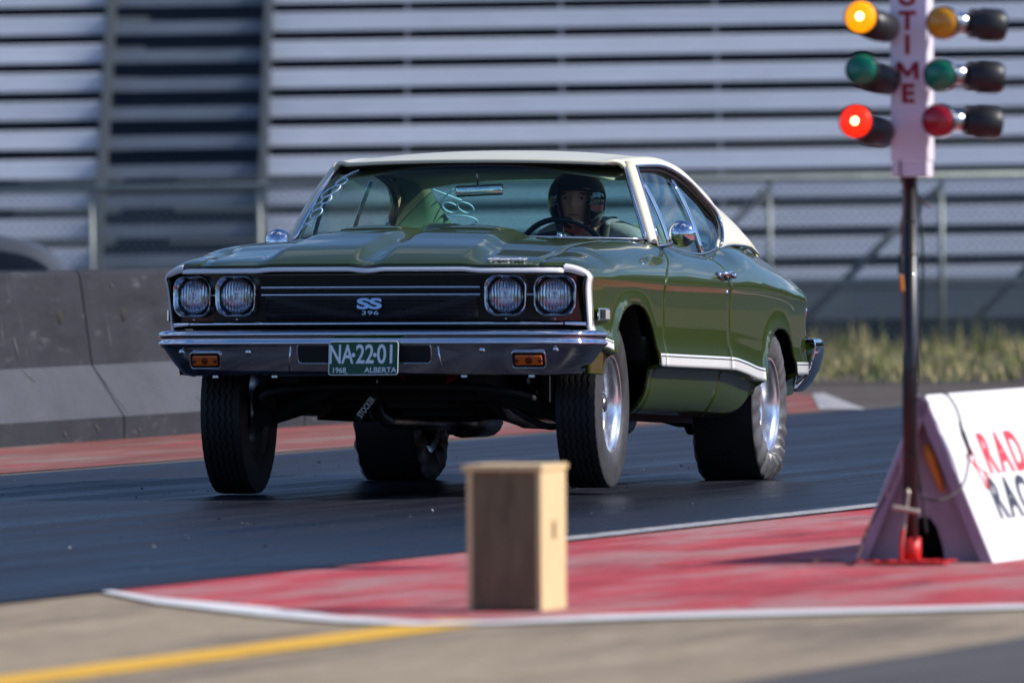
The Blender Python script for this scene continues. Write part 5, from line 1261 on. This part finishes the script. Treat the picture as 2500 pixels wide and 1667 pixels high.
wire('bracket', [(2178, 1238), (2210, 1243), (2244, 1250)], .009, 'bare_metal', Y=TY-.03); wire('bolt', [(2213, 1196), (2219, 1203)], .009, 'bare_metal', Y=TY-.01)
wire('wire', [(2218, 1200), (2212, 1250), (2206, 1300), (2200, 1340), (2199, 1374)], .0062, 'bare_metal', Y=TY-.02)
wire('wire', [(2205, 1290), (2200, 1330), (2201, 1372)], .007, 'red_collar', Y=TY-.04)
# loop of cable hanging over the sign: its own thing
lp = wire('cable_loop', [(2232, 985, .1), (2250, 968, .1), (2268, 959, .15), (2295, 957, .2), (2318, 970, .25), (2338, 1005, .3), (2350, 1050, .3), (2362, 1090, .3), (2364, 1130, .28), (2352, 1180, .2), (2326, 1207, .15), (2292, 1221, .1), (2262, 1216, .1), (2244, 1190, .1), (2238, 1140, .08), (2236, 1080, .05)], .0042, 'wire_black', par=None)
lp.location = base; tag(lp, 'black cable looped from the countdown post over the end of the white sign', 'cable')
bb_ = MB(); bb_.tube([T_(rp(2342, 1030, TY+.28)), T_(rp(2352, 1060, TY+.28)), T_(rp(2371, 1112, TY+.28))], [.004, .009, .007], 8); bb_.build('cable_plug', 'wire_black', lp)
gl = MB(); gl.tube(catmull([rp(2196, 1130, TY+.1), rp(2180, 1180, TY+.1), rp(2140, 1250, TY+.05), rp(2110, 1310, TY-.0)]+[Vector((rp(x_, 1375, TY).x, TY+dy_, .009)) for x_, dy_ in ((2085, -.1), (2050, .1), (2000, .15), (1965, .05), (1900, .3))], 6), .0045, 6); o = gl.build('ground_wire', 'wire_brown'); tag(o, 'thin red-brown wire trailing on the red pavement left of the post', 'wire')
# ================================================================== A-FRAME SIGN
mat('sign_white', (.80, .79, .80), .5, noise=(8, .02, (1, 1, 1), 0)); mat('sign_frame', (.34, .27, .33), .6, noise=(9, .12, (1, 1, 1), 0)); mat('sign_end', (.36, .30, .33), .7, noise=(6, .14, (1, 1, 1), 0)); mat('sign_dark', (.035, .03, .032), .8)
mat('sign_red', (.75, .035, .045), .5); mat('sign_grey', (.035, .037, .045), .5)
ao = Vector((1.392, 46.70, -.0045)); sg_ = empty('sandwich_board', 'long white A-frame board with red and grey lettering beside the countdown post', 'sign', ao, 0); sg_.rotation_euler = (0, 0, pi/2-TR)
# local: x along the strip (away), y to the left, z up
hw, hh, Ls = .243, .568, 3.4
for s_ in (1, -1):
    a = Vector((0, s_*hw, 0)); b = Vector((0, s_*.012, hh)); d = (b-a).normalized(); n = Vector((0, s_*d.z, -s_*d.y)); n = Vector((0, s_*abs(d.z), abs(d.y)))
    mb = MB(); V = []
    for x in (.0, Ls):
        for q, o_ in ((a, 0), (b, 0), (b, -.018), (a, -.018)): V.append(Vector((x, 0, 0))+q+n*o_)
    mb.add(V, [(0, 1, 2, 3), (7, 6, 5, 4), (0, 4, 5, 1), (1, 5, 6, 2), (2, 6, 7, 3), (3, 7, 4, 0)]); o = mb.build('board_panel', 'sign_white', sg_, smooth=False); bevel(o, .002)
    mb = MB(); mb.bar(a+Vector((.012, 0, .0))-n*.022, b+Vector((.012, 0, -.01))-n*.022, .030, .036, n); o = mb.build('end_batten', 'sign_frame', sg_, smooth=False)
mb = MB()
# end panel with an arched cut-out
pts = [(-.205, .0), (-.085, .0), (-.075, .06), (-.052, .13), (-.02, .155), (.012, .150), (.035, .12), (.055, .05), (.062, 0), (.205, 0), (.012, .50), (-.012, .50)]
pts = [(-y, z) for y, z in pts]
mb.add([(.06, y, z) for y, z in pts]+[(.075, y, z) for y, z in pts], [tuple(range(12)), tuple(range(12, 24))[::-1]]+[(i, i+12, (i+1) % 12+12, (i+1) % 12) for i in range(12)]); mb.build('end_panel', 'sign_end', sg_, smooth=False)
mb = MB(); mb.tube([(.03, -.005, .40), (.03, -.02, .36), (.035, -.05, .27), (.04, -.058, .24)], [.012, .019, .012, .006], 10); mb.build('wire_connector', 'connector_orange', sg_)
a = Vector((0, -hw, 0)); b = Vector((0, -.012, hh)); yv = (b-a).normalized(); xv = Vector((1, 0, 0)); zv = xv.cross(yv); zv = zv if zv.y < 0 else -zv
def onsign(x, z): return Vector((x, a.y+(b.y-a.y)*z/hh, z))+zv*.002
for (wd, x0, z, m_, pit) in (('RAD', .50, .352, 'sign_red', .235), ('RAC', .37, .200, 'sign_grey', .225)):
    for k, c_ in enumerate(wd): text('board_lettering', c_, .200, frameM(onsign(x0+pit*k+.09, z), xv, yv, zv), m_, sg_, .0006, .0065, 1.35)
for pts in ([(.30, .44), (.36, .36), (.33, .33), (.40, .30)], [(.22, .36), (.30, .33), (.36, .24), (.42, .30), (.47, .27)]):
    mb = MB(); mb.tube(catmull([onsign(*q) for q in pts], 4), .0035, 5); mb.build('board_scribble', 'sign_red', sg_)
# red paint flakes at the foot
mb = MB()
for i in range(60):
    p_ = rp(random.uniform(2085, 2330), 1375, TY); M = Matrix.Rotation(random.uniform(0, 3), 3, 'Z'); s_ = random.uniform(.004, .014); mb.box((p_.x, TY+random.uniform(-.12, .05), .012), (s_*1.6, s_, .006), M)
mat('flake_red', (.6, .03, .03), .5); tag(mb.build('paint_flakes', 'flake_red', smooth=False), 'bright red paint flakes at the foot of the countdown post', 'debris', kind='stuff')
# ================================================================== WOODEN BLOCK
mat('wood_side', (.70, .52, .27), .65, noise=[(3, .08, (6, 6, .5), 0), (14, .08, (5, 5, .4), 0)], bump=(20, .2, (6, 6, .5)))
mat('wood_dark', (.15, .112, .058), .7, noise=(7, .25, (3, 3, .5), 0)); mat('wood_slot', (.13, .08, .035), .8)
pb = rp(1143, 1489, 41.62); bx = empty('wooden_box', 'tall plywood box with dark front and pale side standing on the red pavement', 'box', (pb.x, pb.y-.02, -.0045), -TR)
w_, d_, h_ = .228, .31, .442
mb = MB(); mb.box((w_/2, .012, h_/2-.006), (w_-.012, .018, h_-.02)); mb.build('front_panel', 'wood_dark', bx, smooth=False)
mb = MB(); mb.box((w_-.006, d_/2, h_/2-.009), (.016, d_, h_-.018)); o = mb.build('side_panel', 'wood_side', bx, smooth=False); bevel(o, .002)
mb = MB(); mb.box((.006, d_/2, h_/2-.009), (.016, d_, h_-.018)); o = mb.build('side_panel', 'wood_side', bx, smooth=False)
mb = MB(); mb.box((w_/2-.004, d_/2-.004, h_-.009), (w_+.024, d_+.02, .018)); o = mb.build('top_panel', 'wood_side', bx, smooth=False); bevel(o, .002)
mb = MB(); mb.box((w_/2, d_-.012, h_/2-.006), (w_-.02, .018, h_-.02)); mb.build('back_panel', 'wood_side', bx, smooth=False)
mb = MB(); mb.box((w_+.0025, .155, h_-.20), (.003, .035, .055)); mb.build('hand_slot', 'wood_slot', bx, smooth=False)
for (x_, z_) in ((.02, .42), (.2, .42), (.025, .03), (.2, .03), (.11, .415)):
    mb = MB(); mb.lathe([(0, -.0015), (.0035, -.001), (.004, .001)], 8, (x_, .003, z_), 'y'); mb.build('screw', 'bare_metal', bx)
layer('wood_side', ((.35, .24, .12), 4, (5, 5, .6), 0, .58, .70, .6)); layer('wood_dark', ((.03, .022, .018), 5, (2, 2, .8), 0, .55, .68, .6), ((.2, .15, .10), 12, (3, 3, .5), 0, .64, .7, .5))
layer('sign_white', ((.45, .42, .42), 5, (1, 1, 2), 0, .64, .74, .35)); layer('sign_end', ((.12, .09, .10), 5, (1, 1, .6), 0, .54, .68, .6))
layer('tree_white', ((.5, .42, .42), 7, (2, 2, .5), 0, .6, .72, .4))
# ================================================================== PARKED CAR behind the barriers
mat('silver_paint', (.055, .062, .075), .55, .0, spec=.3); mat('dark_glass', (.006, .010, .018), .6, spec=.1)
pk = empty('parked_car', 'silver coupe with dark windows parked behind the barriers, only its roof showing', 'car', (0, 0, 0))
yk = 86.0; ZR = pchip([-2.1, -1.9, -1.5, -1.0, -.6, -.3, 0, .154, .282, .358, .40], [.80, .88, 1.0, 1.075, 1.08, 1.06, 1.014, .984, .92, .843, .795])
pk.location = rp(0, 662, yk).x, yk, 0
pk['label'] = 'low dark grey coupe with black side window parked behind the barriers, only its roof showing'
xs_ = lin(-2.1, .40, 46)
mb = MB(); mb.grid([[(x, y, .79+(ZR(x)-.79)*f_) for y, f_ in ((0, 0), (.06, .45), (.13, .80), (.20, .96), (.32, 1.0), (.9, 1.02), (1.25, 1.0), (1.38, .9), (1.5, .5), (1.55, 0))] for x in xs_]); mb.build('roof', 'silver_paint', pk)
def wz(x, k): return .80+max(.004, ZR(x)-.80-.085)*k
mb = MB(); mb.grid([[(x, float(np.interp((wz(x, k)-.79)/(ZR(x)-.79), [0, .45, .80, .96], [0, .06, .13, .20]))-.012, wz(x, k)) for k in lin(0, 1, 7)] for x in lin(-1.9, .30, 40)]); mb.build('side_window', 'dark_glass', pk)
mb = MB(); P = []
for x, z1, w in ((-3.5, .55, .1), (-3.4, .66, .02), (-2.6, .76, 0), (-2.1, .80, 0), (.4, .80, 0), (.75, .74, 0), (.95, .66, .03), (1.0, .50, .1)): P.append([(x, -.10+w, .22), (x, -.13+w, .45), (x, -.10+w, z1-.10), (x, -.02+w, z1), (x, 1.57-w, z1), (x, 1.65-w, z1-.10), (x, 1.68-w, .45), (x, 1.65-w, .22)])
mb.grid(P); mb.build('body', 'silver_paint', pk)
for x in (-2.7, .1):
    for y in (-.02, 1.5):
        mb = MB(); mb.tube([(x, y-.12, .31), (x, y+.10, .31)], .31, 28); mb.build('wheel', 'rubber', pk)
